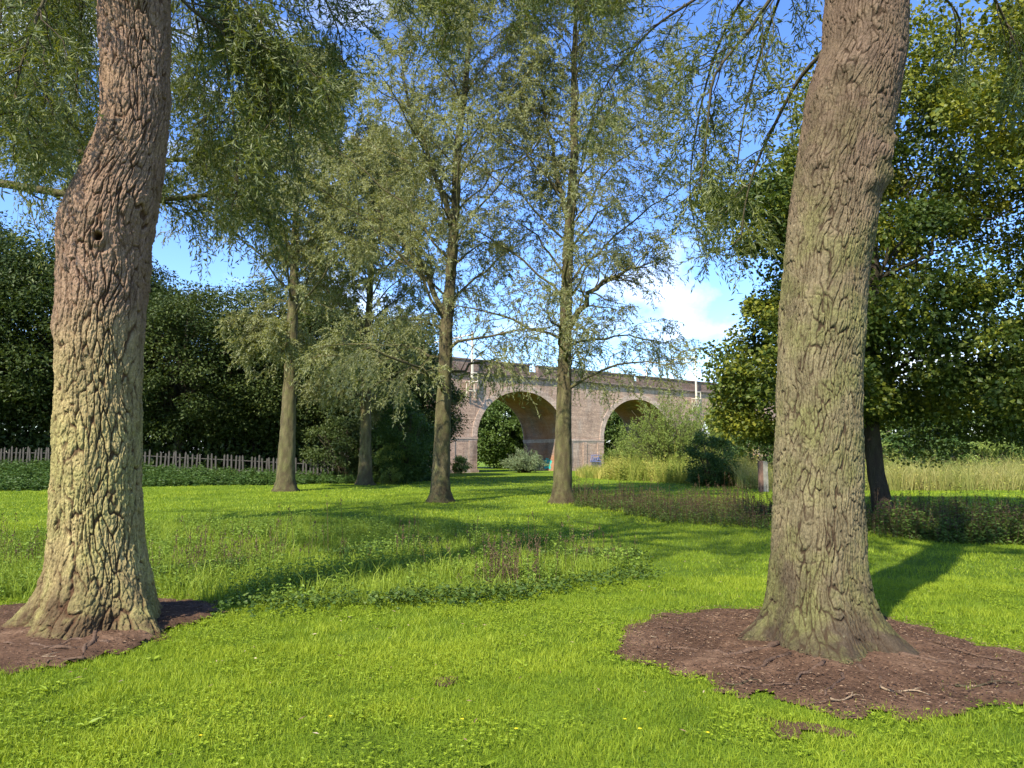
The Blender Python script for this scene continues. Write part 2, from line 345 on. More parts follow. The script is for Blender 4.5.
TL = at(100, 600, 7.0)[:2]; TR = at(822, 620, 6.4)[:2]
soil_sheet(SOIL_L, .10, TL); soil_sheet(SOIL_R, .10, TR)
for cx, cy, rr in [(804, 728, .12), (450, 680, .04)]:
    c = gnd(cx, cy); th = np.linspace(0, 2 * math.pi, 18)[:-1]
    soil_sheet(np.stack([c[0] + rr * 1.4 * np.cos(th), c[1] + rr * np.sin(th)], -1), 0, c)

# ------------------------------------------------------------------ leaves and grass builders
def norm(v): return v / (np.linalg.norm(v, axis=-1, keepdims=True) + 1e-9)
def leaves(mb, P, D, Ln, W, a, fold=.12, flat=None, mi=0):
    n = len(P); D = norm(D)
    ref = rng.normal(size=(n, 3)) if flat is None else flat * np.array([0, 0, 1.]) + (1 - flat) * rng.normal(size=(n, 3))
    S = norm(np.cross(D, ref)); N = np.cross(S, D)
    Ln = np.broadcast_to(Ln, (n,))[:, None]; W = np.broadcast_to(W, (n,))[:, None]
    m = P + D * Ln * .45
    v = np.stack([P, m + S * W / 2 + N * W * fold, P + D * Ln - N * Ln * .06, m - S * W / 2 + N * W * fold], 1)
    mb.add(v, np.arange(n * 4).reshape(n, 4), np.repeat(np.broadcast_to(a, (n,)), 4), mi)
def blades(mb, x, y, z, h, w, lean, a, two=True):
    n = len(x); th = rng.uniform(0, 2 * math.pi, n); ld = rng.uniform(0, 2 * math.pi, n)
    S = np.stack([np.cos(th), np.sin(th), np.zeros(n)], -1) * w[:, None] / 2
    Ld = np.stack([np.cos(ld), np.sin(ld), np.zeros(n)], -1) * (lean * h)[:, None]
    P = np.stack([x, y, z], -1); up = np.array([0, 0, 1.])
    Mm = P + Ld * .3 + up * (h * .6)[:, None]; T = P + Ld + up * (h * np.sqrt(np.maximum(.1, 1 - (lean * .6) ** 2)))[:, None]
    if two:
        v = np.stack([P - S, P + S, Mm + S * .8, Mm - S * .8, T + S * .1, T - S * .1], 1)
        b = np.arange(n)[:, None] * 6
        f = np.stack([b + np.array([[0, 1, 2, 3]]), b + np.array([[3, 2, 4, 5]])], 1).reshape(-1, 4); k = 6
    else:
        v = np.stack([P - S, P + S, T + S * .15, T - S * .15], 1); f = np.arange(n * 4).reshape(n, 4); k = 4
    mb.add(v, f, np.repeat(a, k))
def wedge(n, y0, y1, m=.78, pad=.6):
    y = np.sqrt(rng.uniform(y0 ** 2, y1 ** 2, n)); x = rng.uniform(-1, 1, n) * (m * y + pad); return x, y

LONG = px_poly([(-60, 545), (-60, 606), (20, 603), (140, 592), (235, 612), (330, 607), (430, 603), (520, 596), (600, 580), (655, 572), (650, 560), (560, 541), (450, 527), (300, 520), (150, 527)])
def long_mask(x, y):
    a, b = wob(x, y, 1.4, .5); return in_poly(a, b, LONG)

# ------------------------------------------------------------------ trees: skeletons
def bez(p0, p1, p2, n=8):
    t = np.linspace(0, 1, n)[:, None]; return (1 - t) ** 2 * p0 + 2 * t * (1 - t) * p1 + t * t * p2
def pt_on(path, t):
    m = len(path) - 1; s = min(max(t, 0), .9999) * m; i = int(s); return path[i] * (1 - (s - i)) + path[i + 1] * (s - i), norm(path[i + 1] - path[i])
def jitter(path, a):
    p = path.copy(); p[1:-1] += rng.normal(size=p[1:-1].shape) * a; return p

class Foliage:
    """collects twigs; leaves are added in one go"""
    def __init__(s): s.P = []; s.D = []; s.L = []
    def twig(s, p, d, l): s.P.append(p); s.D.append(d); s.L.append(l)
    def emit(s, mb, per, Ll, Lw, droop=.35, tubes=None, stem_r=.003, spread=.75, hang=.25):
        P = np.array(s.P); D = norm(np.array(s.D)); Lg = np.array(s.L); n = len(P)
        g = np.array([0, 0, -1.])
        def pos(t): return P + D * (Lg * t)[:, None] + g * (droop * Lg * t * t)[:, None]
        if tubes is not None:
            A = [pos(np.full(n, t)) for t in (0, .5, 1.)]
            S1 = norm(np.cross(D, g + .01)); S2 = np.cross(D, S1)
            vs = []
            for q, r in zip(A, (1, .7, .25)):
                for k in range(3):
                    th = k * 2.094; vs.append(q + (S1 * math.cos(th) + S2 * math.sin(th)) * stem_r * r)
            v = np.stack(vs, 1); b = np.arange(n)[:, None, None] * 9
            f = np.array([[r * 3 + k, r * 3 + (k + 1) % 3, (r + 1) * 3 + (k + 1) % 3, (r + 1) * 3 + k] for r in (0, 1) for k in range(3)])[None]
            tubes.add(v, (b + f).reshape(-1, 4), .5)
        tint = rng.uniform(-.18, .18, n)
        for k in range(per):
            t = (k + rng.uniform(.2, 1.0, n)) / per; t = .12 + .9 * t
            q = pos(t); tan = norm(D + g * (2 * droop * t)[:, None])
            ld = norm(tan * .8 + rng.normal(size=(n, 3)) * spread + g * hang)
            sz = rng.uniform(.7, 1.2, n)
            leaves(mb, q, ld, Ll * sz, Lw * sz, np.clip(rng.uniform(.15, .85, n) + tint, 0, 1))

def limb_with_branches(path, r0, fol, wood, nsub=10, sub_len=1.6, ntw=9, tw_len=.7, up=.15, start=.22, droop=.0, sides=6, r1=.012, side_ang=.9, subr=.35):
    m = len(path); rad = np.linspace(r0, r1, m); wood.tube(path, rad, sides)
    for k in range(nsub):
        t = start + (1 - start) * (k + rng.uniform(.1, .9)) / nsub
        p, d = pt_on(path, t); rv = norm(rng.normal(size=3)); side = norm(rv - d * rv.dot(d))
        dd = norm(d * .75 + side * side_ang + np.array([0, 0, up]))
        Ls = sub_len * (1 - .55 * t) * rng.uniform(.7, 1.25)
        e = p + dd * Ls + np.array([0, 0, -droop * Ls])
        sp = jitter(bez(p, p + dd * Ls * .55 + np.array([0, 0, .06 * Ls]), e, 6), .03 * Ls)
        wood.tube(sp, np.linspace(max(.008, r0 * subr * (1 - .6 * t)), .004, 6), 4)
        for j in range(ntw):
            tt = .15 + .85 * (j + rng.uniform(0, 1)) / ntw
            q, d2 = pt_on(sp, tt); rv = norm(rng.normal(size=3)); s2 = norm(rv - d2 * rv.dot(d2))
            fol.twig(q, norm(d2 * .8 + s2 * .8 + np.array([0, 0, up * .6 - droop])), tw_len * rng.uniform(.6, 1.3))
    for j in range(max(4, ntw // 2)):                          # tip
        q, d2 = pt_on(path, rng.uniform(.8, 1)); s2 = norm(rng.normal(size=3))
        fol.twig(q, norm(d2 + s2 * .6), tw_len * rng.uniform(.6, 1.2))

_rt = np.random.default_rng(77).uniform(size=1024)
def ring_trunk(name, rows, mat, parent, nth=24, dz=.25, bark=.012, scale=1.0, flare=(.35, .35), seed=0, lobes=5, cap=True, fine=False):
    """rows: (z, x, y, r) ascending z. returns object; displaced bark."""
    rows = np.array(rows, float); z = np.arange(rows[0, 0], rows[-1, 0] + dz * .5, dz)
    if fine: z = np.concatenate([z[z < 6.3], np.arange(6.3, rows[-1, 0], .03)])
    def ip(k):
        v = np.interp(z, rows[:, 0], rows[:, k]); w = max(1, int(.12 / dz)) if fine else 1
        if w > 1:
            ker = np.hanning(2 * w + 3)[1:-1]; ker /= ker.sum(); vp = np.pad(v, (len(ker) // 2,), mode='edge'); v = np.convolve(vp, ker, 'valid')[:len(z)]
        return v
    cx, cy, r = ip(1), ip(2), ip(3)
    th = np.arange(nth) * 2 * math.pi / nth
    TH, Zg = np.meshgrid(th, z); Rr = r[:, None] * np.ones_like(TH)
    fl = np.exp(-np.maximum(Zg - rows[0, 0] * 0, 0) / flare[1]) * flare[0]
    ph = seed * 1.7
    lob = (np.cos(lobes * TH + ph) * .5 + .35 * np.cos((lobes + 3) * TH + ph * 2.1) + .3 * np.cos(2 * TH + ph))
    Rr = Rr * (1 + fl * lob * .55) 
    crack = np.zeros_like(Rr)
    cxg, sxg = np.cos(TH), np.sin(TH)
    if fine:
        base = np.stack([cxg * .45 + seed * 3.1, sxg * .45, Zg], -1)
        circ = 2.7
        wz = perlin(base * np.array([2.2, 2.2, 1.3])); wx = perlin(base * np.array([4.0, 4.0, 1.6]) + 9.7)
        w3 = perlin(base * np.array([13., 13., 7.]) + 4.1); w4 = perlin(base * np.array([34., 34., 17.]) + 14.1); w5 = perlin(base * np.array([34., 34., 17.]) + 24.1)
        U = TH / (2 * math.pi) * circ + wx * .085 + w3 * .020 + w4 * .006; W = Zg + wz * .2 + w3 * .07 + w5 * .02
        def cells(cw, ch, sd):
            nu = int(round(circ / cw)); cw = circ / nu
            iu = np.floor(U / cw).astype(int); f1 = np.full(U.shape, 9.); f2 = np.full(U.shape, 9.); idc = np.zeros(U.shape)
            for du in (-1, 0, 1):
                cu = iu + du; off = .5 * (cu & 1); iw = np.floor(W / ch - off).astype(int)
                for dw in (-1, 0, 1):
                    cwz = iw + dw; hsh = (np.mod(cu, nu) * 7919 + cwz * 104729 + sd * 31) & 0xffff
                    h1 = _rt[hsh & 1023]; h2 = _rt[(hsh >> 3) * 7 + 11 & 1023]
                    px_ = (cu + .5 + .42 * (h1 - .5) * 2) * cw; pz_ = (cwz + off + .5 + .42 * (h2 - .5) * 2) * ch
                    d = np.sqrt(((U - px_) / cw) ** 2 + ((W - pz_) / ch) ** 2)
                    n_ = d < f1; f2 = np.where(n_, f1, np.minimum(f2, d)); idc = np.where(n_, _rt[(hsh * 13 + 5) & 1023], idc); f1 = np.where(n_, d, f1)
            return f2 - f1, idc
        e1, i1 = cells(.066 / scale, .36 / scale, 1); e2, i2 = cells(.034 / scale, .12 / scale, 2)
        n4 = perlin(base * np.array([95, 95, 60.]) + 1.3); n5 = perlin(base * 3.0 + 8.8); n6 = perlin(base * np.array([48, 48, 30.]) + 6.6); n7 = perlin(base * np.array([6., 6., 2.5]) + 7.7)
        h1 = smooth(-.06, .24, e1); h2 = smooth(-.04, .22, e2)
        dep = np.clip(1 + 1.0 * n7, .35, 1.6)
        disp = bark * (1.5 * (h1 - .8) * dep + .45 * (i1 - .5) * h1 + .55 * (h2 - .8) * (.5 + .5 * h1) + .75 * (i2 - .5) * h2 * h1 + .26 * n4 + .42 * n6) + .012 * n5
        crack = np.clip((1 - smooth(0, .17, e1)) * 1.15 * np.clip(dep, .5, 1.2) + (1 - smooth(0, .16, e2)) * .45 + .25 * (i2 - .5), 0, 1)
        Rr = Rr + disp * (1 + .5 * np.exp(-Zg / .5))
        for (bt, bz, br, amp, kind) in FEATURES.get(name, []):
            dth = (TH - bt + math.pi) % (2 * math.pi) - math.pi
            d2 = (dth * r[:, None]) ** 2 + ((Zg - bz)) ** 2
            if kind == 'bump': Rr = Rr + amp * np.exp(-d2 / br ** 2)
            else:
                d = np.sqrt(d2); Rr = Rr + amp * .35 * np.exp(-((d - br * 2.2) / (br * .8)) ** 2) - amp * 2.2 * (1 - smooth(br * .6, br * 1.15, d)); crack = np.maximum(crack, 1.25 * (1 - smooth(br * .6, br * 1.2, d)))
                Rr = Rr + .010 * np.sin(d / .022) * np.exp(-(d / (br * 6)) ** 2) * (d > br * 1.2)
    else:
        base = np.stack([cxg * r[:, None] + seed * 3.1 + cx[:, None] * 0, sxg * r[:, None], Zg], -1)
        n1 = perlin(base * np.array([7, 7, 1.2])); n2 = perlin(base * np.array([2, 2, .8]) + 3)
        G = np.exp(-(n1 / .2) ** 2); Rr = Rr + bark * (np.abs(n1) - G) + .04 * r[:, None] * n2; crack = G * .7
    V = np.stack([cx[:, None] + Rr * cxg, cy[:, None] + Rr * sxg, Zg], -1)
    m = len(z); i = np.arange(m - 1)[:, None] * nth; j = np.arange(nth)[None]; k = (j + 1) % nth
    b = MB(); b.add(V, np.stack([i + j, i + k, i + nth + k, i + nth + j], -1).reshape(-1, 4), crack.ravel())
    if cap:
        c = b.n; b.add([[cx[-1], cy[-1], z[-1] + r[-1] * .5]], np.zeros((0, 4), int), [0]); t0 = (m - 1) * nth
        f = np.array([[t0 + a, t0 + (a + 1) % nth, c] for a in range(nth)]); b.f.append(f); b.mi.append(np.zeros(len(f), int))
    return b.build('trunk', mat, parent, smooth_=True)
FEATURES = {}

# ---------------- park willows (one builder, each its own shape)
def park_willow(px, py, Y, tops, r, H, label, seed, nl=34, spread=4.6, zlow=3.6, per=20, leafL=.13, leafW=.036, stems=(), ntw=9, nsub=9, group=None, sides_bias=0.0, lowr=1.0):
    global rng; rng = np.random.default_rng(seed)
    b0 = at(px, py, Y); bz = float(ground_z(b0[0], Y)); base = np.array([b0[0], Y, bz])
    root = empty('willow_tree', tuple(base)); tag(root, label, 'tree', group)
    # trunk path from image points
    pts = [base - np.array([0, 0, .2]), base] + [at(x, y, Y + rng.uniform(-.15, .15)) for x, y in tops]
    last = pts[-1]; pts.append(np.array([last[0] + .3, Y, H]))
    pts = np.array(pts) - base
    zz = pts[:, 2]
    def R_(z): return r * (1 - .93 * (np.clip(z, 0, H) / H) ** .85) + .01
    rows = []
    for z in np.linspace(-.2, H - bz, 30):
        x = np.interp(z, zz, pts[:, 0]); y = np.interp(z, zz, pts[:, 1]); rr = R_(z) * (1 + .55 * math.exp(-max(z, 0) / .22) + .12 * math.exp(-max(z, 0) / 1.2)); rows.append((z, x, y, rr))
    rz = np.array(rows)
    extra = [(z, np.interp(z, zz, pts[:, 0]), np.interp(z, zz, pts[:, 1]), R_(z) * (1 + .55 * math.exp(-max(z, 0) / .22) + .12 * math.exp(-max(z, 0) / 1.2))) for z in (0, .1, .2, .35, .5, .8)]
    rows = sorted(rows + extra)
    ring_trunk('x', rows, M['bark_mid'], root, nth=20, dz=.12, bark=.02, flare=(.35, .3), seed=seed)
    fol = Foliage()
    def axis_pt(z): return np.array([np.interp(z, zz, pts[:, 0]), np.interp(z, zz, pts[:, 1]), z])
    for k in range(nl):
        t = (k + rng.uniform(0, .8)) / nl; z0 = zlow + (H - zlow - .8) * t ** .95
        az = k * 2.39996 + rng.uniform(-.5, .5) + seed
        prof = (1 - t ** 2.2) * .85 + .18
        if t < .12: prof *= lowr
        Ll = spread * prof * rng.uniform(.8, 1.15)
        h = np.array([math.cos(az), math.sin(az), 0]); upk = rng.uniform(.75, 1.15) if t > .12 else rng.uniform(.25, .6)
        p0 = axis_pt(z0); p1 = p0 + h * Ll * .45 + np.array([0, 0, upk * Ll * .55]); p2 = p0 + h * Ll + np.array([0, 0, upk * Ll * (.75 if t > .12 else .35)])
        path = jitter(bez(p0, p1, p2, 9), .016 * Ll)
        w = MB(); limb_with_branches(path, max(.018, R_(z0) * .25), fol, w, nsub=nsub, sub_len=Ll * .46 + .3, ntw=ntw, tw_len=.66, up=.15, droop=.16, start=.10)
        w.build('limb', M['bark_mid'], root, True)
    for st in stems:                                           # big secondary stems traced from the photo
        p = np.array([at(x, y, Y + dy) for x, y, dy in st]) - base
        pp = []
        for s in np.linspace(0, len(p) - 1, 14):
            i_ = min(int(s), len(p) - 2); pp.append(p[i_] * (1 - s + i_) + p[i_ + 1] * (s - i_))
        w = MB(); limb_with_branches(jitter(np.array(pp), .05), .12, fol, w, nsub=int(nsub * 1.6), sub_len=2.0, ntw=ntw, tw_len=.62, up=.2, start=.15, sides=8)
        w.build('limb', M['bark_mid'], root, True)
    c = MB(); fol.emit(c, per, leafL, leafW, droop=.45, tubes=c, stem_r=.005)
    c.build('crown', M['willow_leaf'], root)
    return root
park_willow(440, 500, 26, [(446, 330), (449, 300), (456, 200), (457, 150), (464, 100), (470, 30)], .31, 22, 'slender willow left of the viaduct\'s nearer arch, its trunk leaning slightly right over mown grass', 11,
            nl=40, spread=4.6, zlow=3.7, nsub=12, ntw=12, per=20, stems=[[(447, 320, 0), (425, 270, .3), (398, 235, .8), (370, 205, 1.0)], [(452, 230, 0), (431, 165, -.5), (406, 100, -.9), (400, 40, -1.0)]])
park_willow(562, 503, 25.5, [(564, 400), (566, 300), (569, 230), (574, 160), (574, 60)], .305, 22, 'tall straight willow whose trunk stands before the viaduct, between its two arches', 12,
            nl=42, spread=4.7, zlow=3.7, nsub=12, ntw=12, per=20, stems=[[(568, 330, 0), (592, 290, -.5), (622, 270, -.8), (655, 262, -1.0)], [(569, 240, 0), (560, 190, .4), (548, 120, .6), (540, 60, .8)]])
park_willow(285, 490, 34, [(290, 380), (294, 280), (297, 180)], .40, 21, 'willow with pale lower trunk in front of the paling fence, left of two similar trees', 13,
            nl=40, spread=5.4, zlow=5.6, leafL=.17, leafW=.05, lowr=.45, nsub=12, ntw=13, per=22)
park_willow(365, 484, 41, [(366, 400), (368, 330), (372, 250)], .36, 20, 'smallest looking willow, standing by the shrubs at the fence end', 14,
            nl=40, spread=5.4, lowr=.6, zlow=4.2, leafL=.18, leafW=.055, nsub=12, ntw=13, per=20)

# ------------------------------------------------------------------ the two big willows in front
def front_tree(name, label, rowspx, Y0, mat, seed, extra_top, scale):
    c0 = at((rowspx[-1][1] + rowspx[-1][2]) / 2, rowspx[-1][0], Y0)
    base = np.array([c0[0], Y0, 0.0]); root = empty('willow_tree', tuple(base)); tag(root, label, 'tree')
    rows = []
    for py, a, b in rowspx:
        c = at((a + b) / 2, py, Y0); e = at(b, py, Y0); s = at(a, py, Y0)
        rows.append((c[2], c[0] - base[0], 0.0, (e[0] - s[0]) / 2 * .985 * math.cos(math.atan(abs(c0[0]) / Y0))))
    rows = sorted(rows); r0 = rows[0]
    rows = [(-.16, r0[1], 0, r0[3] * 1.5)] + rows + extra_top(rows[-1])
    rows = sorted(rows)
    ring_trunk(name, rows, mat, root, nth=600, dz=.0065, bark=.019 / scale ** 1.3, scale=scale, flare=(.55, .26), seed=seed, fine=True, cap=True)
    return root, base, rows
def top_l(r): return [(7.0, r[1] + .12, 0, r[3] * .9), (9, r[1] + .35, .1, r[3] * .72), (11.5, r[1] + .7, .2, r[3] * .45)]
def top_r(r): return [(6.6, r[1] + .10, 0, r[3] * .95), (8.5, r[1] + .3, 0, r[3] * .8), (11, r[1] + .5, .1, r[3] * .5)]
zl = lambda py, Y: at(0, py, Y)[2]
FEATURES['left'] = [(-1.22, zl(248, 7), .036, .05, 'hole'), (-1.2, zl(240, 7), .16, .02, 'bump'), (-2.6, zl(225, 7), .16, .03, 'bump'), (-2.9, zl(330, 7), .10, .03, 'bump'),
                    (-1.2, zl(10, 7), .12, .07, 'bump'), (-.5, zl(205, 7), .14, .03, 'bump')]
FEATURES['right'] = [(-.55, zl(185, 6.4), .10, .07, 'bump'), (-.8, zl(165, 6.4), .10, .05, 'bump'), (-.6, zl(150, 6.4), .05, .05, 'bump'), (-2.2, zl(85, 6.4), .09, .05, 'bump'),
                     (-2.3, zl(170, 6.4), .10, .04, 'bump'), (-1.2, zl(195, 6.4), .08, .04, 'bump'), (-1.5, zl(330, 6.4), .12, .018, 'bump')]
rowsL = [(0, 97, 171), (50, 99, 172), (100, 101, 172), (130, 98, 170), (150, 91, 168), (175, 79, 165), (200, 66, 161), (225, 59, 157), (250, 57, 153), (300, 56, 148), (330, 54, 146), (384, 56, 143), (430, 53, 143),
         (480, 51, 143), (530, 49, 146), (560, 46, 151), (585, 40, 157), (605, 28, 164), (625, 12, 172)]
rowsR = [(0, 824, 909), (50, 820, 907), (75, 810, 904), (100, 803, 899), (150, 797, 890), (200, 790, 881), (250, 783, 872), (300, 779, 867), (384, 775, 863), (450, 773, 863), (520, 771, 865), (560, 769, 867), (590, 766, 872), (610, 762, 880), (625, 754, 892), (641, 740, 912)]
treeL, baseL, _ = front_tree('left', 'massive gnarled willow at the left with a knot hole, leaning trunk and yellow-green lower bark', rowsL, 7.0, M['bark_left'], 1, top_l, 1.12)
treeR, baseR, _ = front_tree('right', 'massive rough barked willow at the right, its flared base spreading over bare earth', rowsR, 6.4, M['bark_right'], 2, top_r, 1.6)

def hang_limb(tree, base, pts, r0, fol, nsub, sub_len, ntw=7, tw=.38, droop=.12, n=16, r1=.006, start=.1, up=-.05, mat='twig_bark'):
    """pts: world points"""
    p = np.array(pts, float) - base; s = np.linspace(0, len(p) - 1, n)
    # catmull-rom
    P = np.vstack([2 * p[0] - p[1], p, 2 * p[-1] - p[-2]]); out = []
    for t in s:
        i_ = min(int(t), len(p) - 2); u = t - i_; a, b, c, d = P[i_], P[i_ + 1], P[i_ + 2], P[i_ + 3]
        out.append(.5 * (2 * b + (c - a) * u + (2 * a - 5 * b + 4 * c - d) * u * u + (3 * b - a - 3 * c + d) * u ** 3))
    w = MB(); limb_with_branches(np.array(out), r0, fol, w, nsub=int(nsub * 1.5), sub_len=sub_len, ntw=int(ntw * 1.7), tw_len=tw, up=up, droop=droop, start=start, r1=r1, sides=8, side_ang=.8, subr=.3)
    w.build('limb', M[mat], tree, True)
def P3(px, py, Y): return at(px, py, Y)
def crown_top(tree, base, seed, z0, z1, nl, spread, fol, cx=(0, 0)):
    global rng; rng = np.random.default_rng(seed)
    for k in range(nl):
        t = (k + .5) / nl; az = k * 2.39996 + seed; z = z0 + (z1 - z0) * t; Ll = spread * (1 - .5 * t) * rng.uniform(.85, 1.15)
        h = np.array([math.cos(az), math.sin(az), 0]); off = np.array([cx[0], cx[1], 0])
        p0 = off + np.array([0, 0, z]); path = bez(p0, p0 + h * Ll * .5 + np.array([0, 0, Ll * .7]), p0 + h * Ll + np.array([0, 0, Ll * .55]), 8)
        w = MB(); limb_with_branches(jitter(path, .1), .13 * (1 - .5 * t), fol, w, nsub=11, sub_len=Ll * .5, ntw=7, tw_len=.8, up=.1, droop=.1, sides=8)
        w.build('limb', M['bark_mid'], tree, True)
# right tree
rng = np.random.default_rng(21)
folR = Foliage(); hub = P3(835, -60, 6.4); hubR = np.array([hub[0], 6.4, 7.0])
hang_limb(treeR, baseR, [P3(835, 40, 6.5), P3(800, 78, 6.9), P3(776, 122, 7.2), P3(756, 165, 7.3), P3(745, 205, 7.4), P3(741, 240, 7.4)], .022, folR, 7, .42)
hang_limb(treeR, baseR, [P3(840, -20, 6.4), P3(785, -15, 6.6), P3(748, 32, 6.8), P3(715, 75, 6.9), P3(708, 120, 7.0), P3(700, 190, 7.0)], .024, folR, 11, .7)
hang_limb(treeR, baseR, [P3(845, -60, 6.4), P3(760, -40, 7.2), P3(691, 2, 7.6), P3(651, 30, 7.8), P3(616, 70, 7.9), P3(590, 115, 8.0)], .022, folR, 9, .7, ntw=5)
hang_limb(treeR, baseR, [P3(840, -40, 6.4), P3(770, -30, 7.6), P3(725, 30, 8.6), P3(700, 110, 9.0), P3(690, 190, 9.2), P3(700, 250, 9.2)], .022, folR, 12, .9)
hang_limb(treeR, baseR, [P3(845, -50, 6.4), P3(790, -20, 7.4), P3(765, 40, 8.2), P3(745, 110, 8.4), P3(735, 180, 8.6), P3(725, 220, 8.6)], .02, folR, 8, .8)
hang_limb(treeR, baseR, [P3(890, -60, 6.4), P3(960, -60, 7.0), P3(1000, 10, 7.6), P3(1020, 60, 7.8), P3(1030, 110, 7.9)], .022, folR, 9, .8, ntw=5)
hang_limb(treeR, baseR, [P3(885, -40, 6.4), P3(925, -20, 7.4), P3(960, 20, 8.4), P3(950, 60, 8.9)], .02, folR, 5, .8, ntw=4)
for (ax, ay, Yd) in [(420, -10, 7.0), (520, -15, 7.6), (610, -10, 7.4), (470, -25, 8.4), (560, -20, 8.8)]:
    hang_limb(treeR, baseR, [np.array([baseR[0] + .3, 6.4, 8.2]), P3(720, -260, Yd), P3((ax + 640) / 2, -120, Yd), P3(ax, ay, Yd)], .035, folR, 8, .9, ntw=6, start=.6, mat='twig_bark')
crown_top(treeR, baseR, 5, 7.0, 12.5, 20, 5.4, folR, (.8, 0))
c = MB(); folR.emit(c, 14, .085, .0175, droop=.18, tubes=c, stem_r=.0026, spread=.85, hang=.12); c.build('crown', M['willow_leaf_near'], treeR)
# left tree
rng = np.random.default_rng(22)
folL = Foliage()
for pts, r, ns, sl in [
    ([P3(150, -60, 7), P3(215, -30, 7.4), P3(242, 0, 7.6), P3(274, 29, 7.7), P3(296, 57, 7.8), P3(325, 85, 7.8)], .022, 16, .9),
    ([P3(160, -30, 7), P3(190, 8, 7.3), P3(222, 29, 7.5), P3(242, 36, 7.6), P3(262, 70, 7.7), P3(275, 120, 7.8)], .02, 16, .85),
    ([P3(150, -60, 7), P3(230, -60, 8.4), P3(300, -30, 9.2), P3(335, 20, 9.6), P3(345, 80, 9.8)], .024, 16, 1.2),
    ([P3(150, -60, 7), P3(200, -20, 8.8), P3(225, 60, 9.6), P3(235, 130, 9.8), P3(238, 200, 9.9)], .024, 22, 1.1),
    ([P3(150, -60, 7), P3(185, -20, 9.0), P3(200, 40, 10.0), P3(205, 110, 10.4), P3(200, 170, 10.5)], .024, 20, 1.1),
    ([P3(150, -60, 7), P3(270, -60, 8.2), P3(370, -40, 8.6), P3(430, -5, 8.8), P3(450, 20, 8.8)], .022, 12, .9),
    ([P3(150, -60, 7), P3(240, -50, 9.2), P3(280, 30, 10.4), P3(290, 110, 10.8), P3(285, 170, 11.0)], .024, 18, 1.3),
    ([P3(130, -60, 7), P3(70, -50, 6.6), P3(40, 10, 6.4), P3(20, 70, 6.4), P3(10, 130, 6.4)], .022, 14, .8),
    ([P3(130, -60, 7), P3(60, -40, 7.8), P3(50, 40, 8.4), P3(45, 100, 8.6), P3(35, 150, 8.6)], .024, 22, 1.0),
    ([P3(130, -60, 7), P3(20, -60, 7.8), P3(0, 20, 8.6), P3(-10, 90, 9.0), P3(-10, 150, 9.0)], .024, 22, 1.1),
    ([P3(130, -60, 7), P3(90, -40, 8.8), P3(80, 30, 9.8), P3(75, 100, 10.2), P3(60, 160, 10.4)], .024, 20, 1.2)]:
    hang_limb(treeL, baseL, pts, r, folL, ns, sl, ntw=7)
crown_top(treeL, baseL, 9, 7.4, 12.5, 20, 5.4, folL, (.4, .1))
c = MB(); folL.emit(c, 15, .088, .019, droop=.15, tubes=c, stem_r=.0026, spread=.85, hang=.10); c.build('crown', M['willow_leaf_near'], treeL)

# willow whose trunk stands just outside the left edge, its long limbs reach into the picture
rng = np.random.default_rng(23)
bE = np.array([-11.2, 13.0, 0.0]); treeE = empty('willow_tree', tuple(bE)); tag(treeE, 'willow rooted beyond the left edge, only its long boughs reaching behind the gnarled trunk', 'tree')
ring_trunk('e', [(-.2, 0, 0, .6), (0, 0, 0, .5), (.5, 0, 0, .36), (6, .2, 0, .28), (12, .4, 0, .18), (17, .5, 0, .05)], M['bark_mid'], treeE, nth=24, dz=.12, bark=.02, seed=4)
folE = Foliage()
for pts, r, ns, sl in [
    ([bE + [0, 0, 5.0], P3(-40, 186, 12.6), P3(60, 193, 12.2), P3(150, 200, 12), P3(228, 194, 11.8), P3(262, 205, 11.8)], .10, 18, 1.1),
    ([bE + [0, 0, 5.6], P3(-40, 130, 12.4), P3(60, 150, 12.4), P3(170, 160, 12), P3(218, 156, 11.8), P3(255, 150, 11.6)], .08, 18, 1.1),
    ([bE + [0, 0, 6.5], P3(-60, 60, 12.6), P3(30, 60, 12.4), P3(110, 70, 12), P3(190, 90, 11.8)], .09, 24, 1.5),
    ([bE + [0, 0, 7.0], P3(-40, 20, 13.6), P3(50, 0, 14), P3(150, 20, 14.4), P3(240, 60, 14.6)], .09, 24, 1.6),
    ([bE + [0, 0, 6.0], P3(-60, 110, 13), P3(0, 110, 13.4), P3(50, 130, 14), P3(90, 150, 14.4)], .08, 24, 1.5),
    ([bE + [0, 0, 8.0], P3(-80, -20, 12), P3(20, -20, 11.6), P3(90, 10, 11.4)], .09, 20, 1.5)]:
    hang_limb(treeE, bE, pts, r, folE, ns, sl, ntw=8, tw=.6, up=.1, droop=.12, mat='bark_mid', r1=.012, start=.3)
crown_top(treeE, bE, 3, 7, 15, 12, 4.5, folE, (.3, 0))
c = MB(); folE.emit(c, 15, .10, .025, droop=.45, tubes=c, stem_r=.004, hang=.35); c.build('crown', M['willow_leaf_near'], treeE)

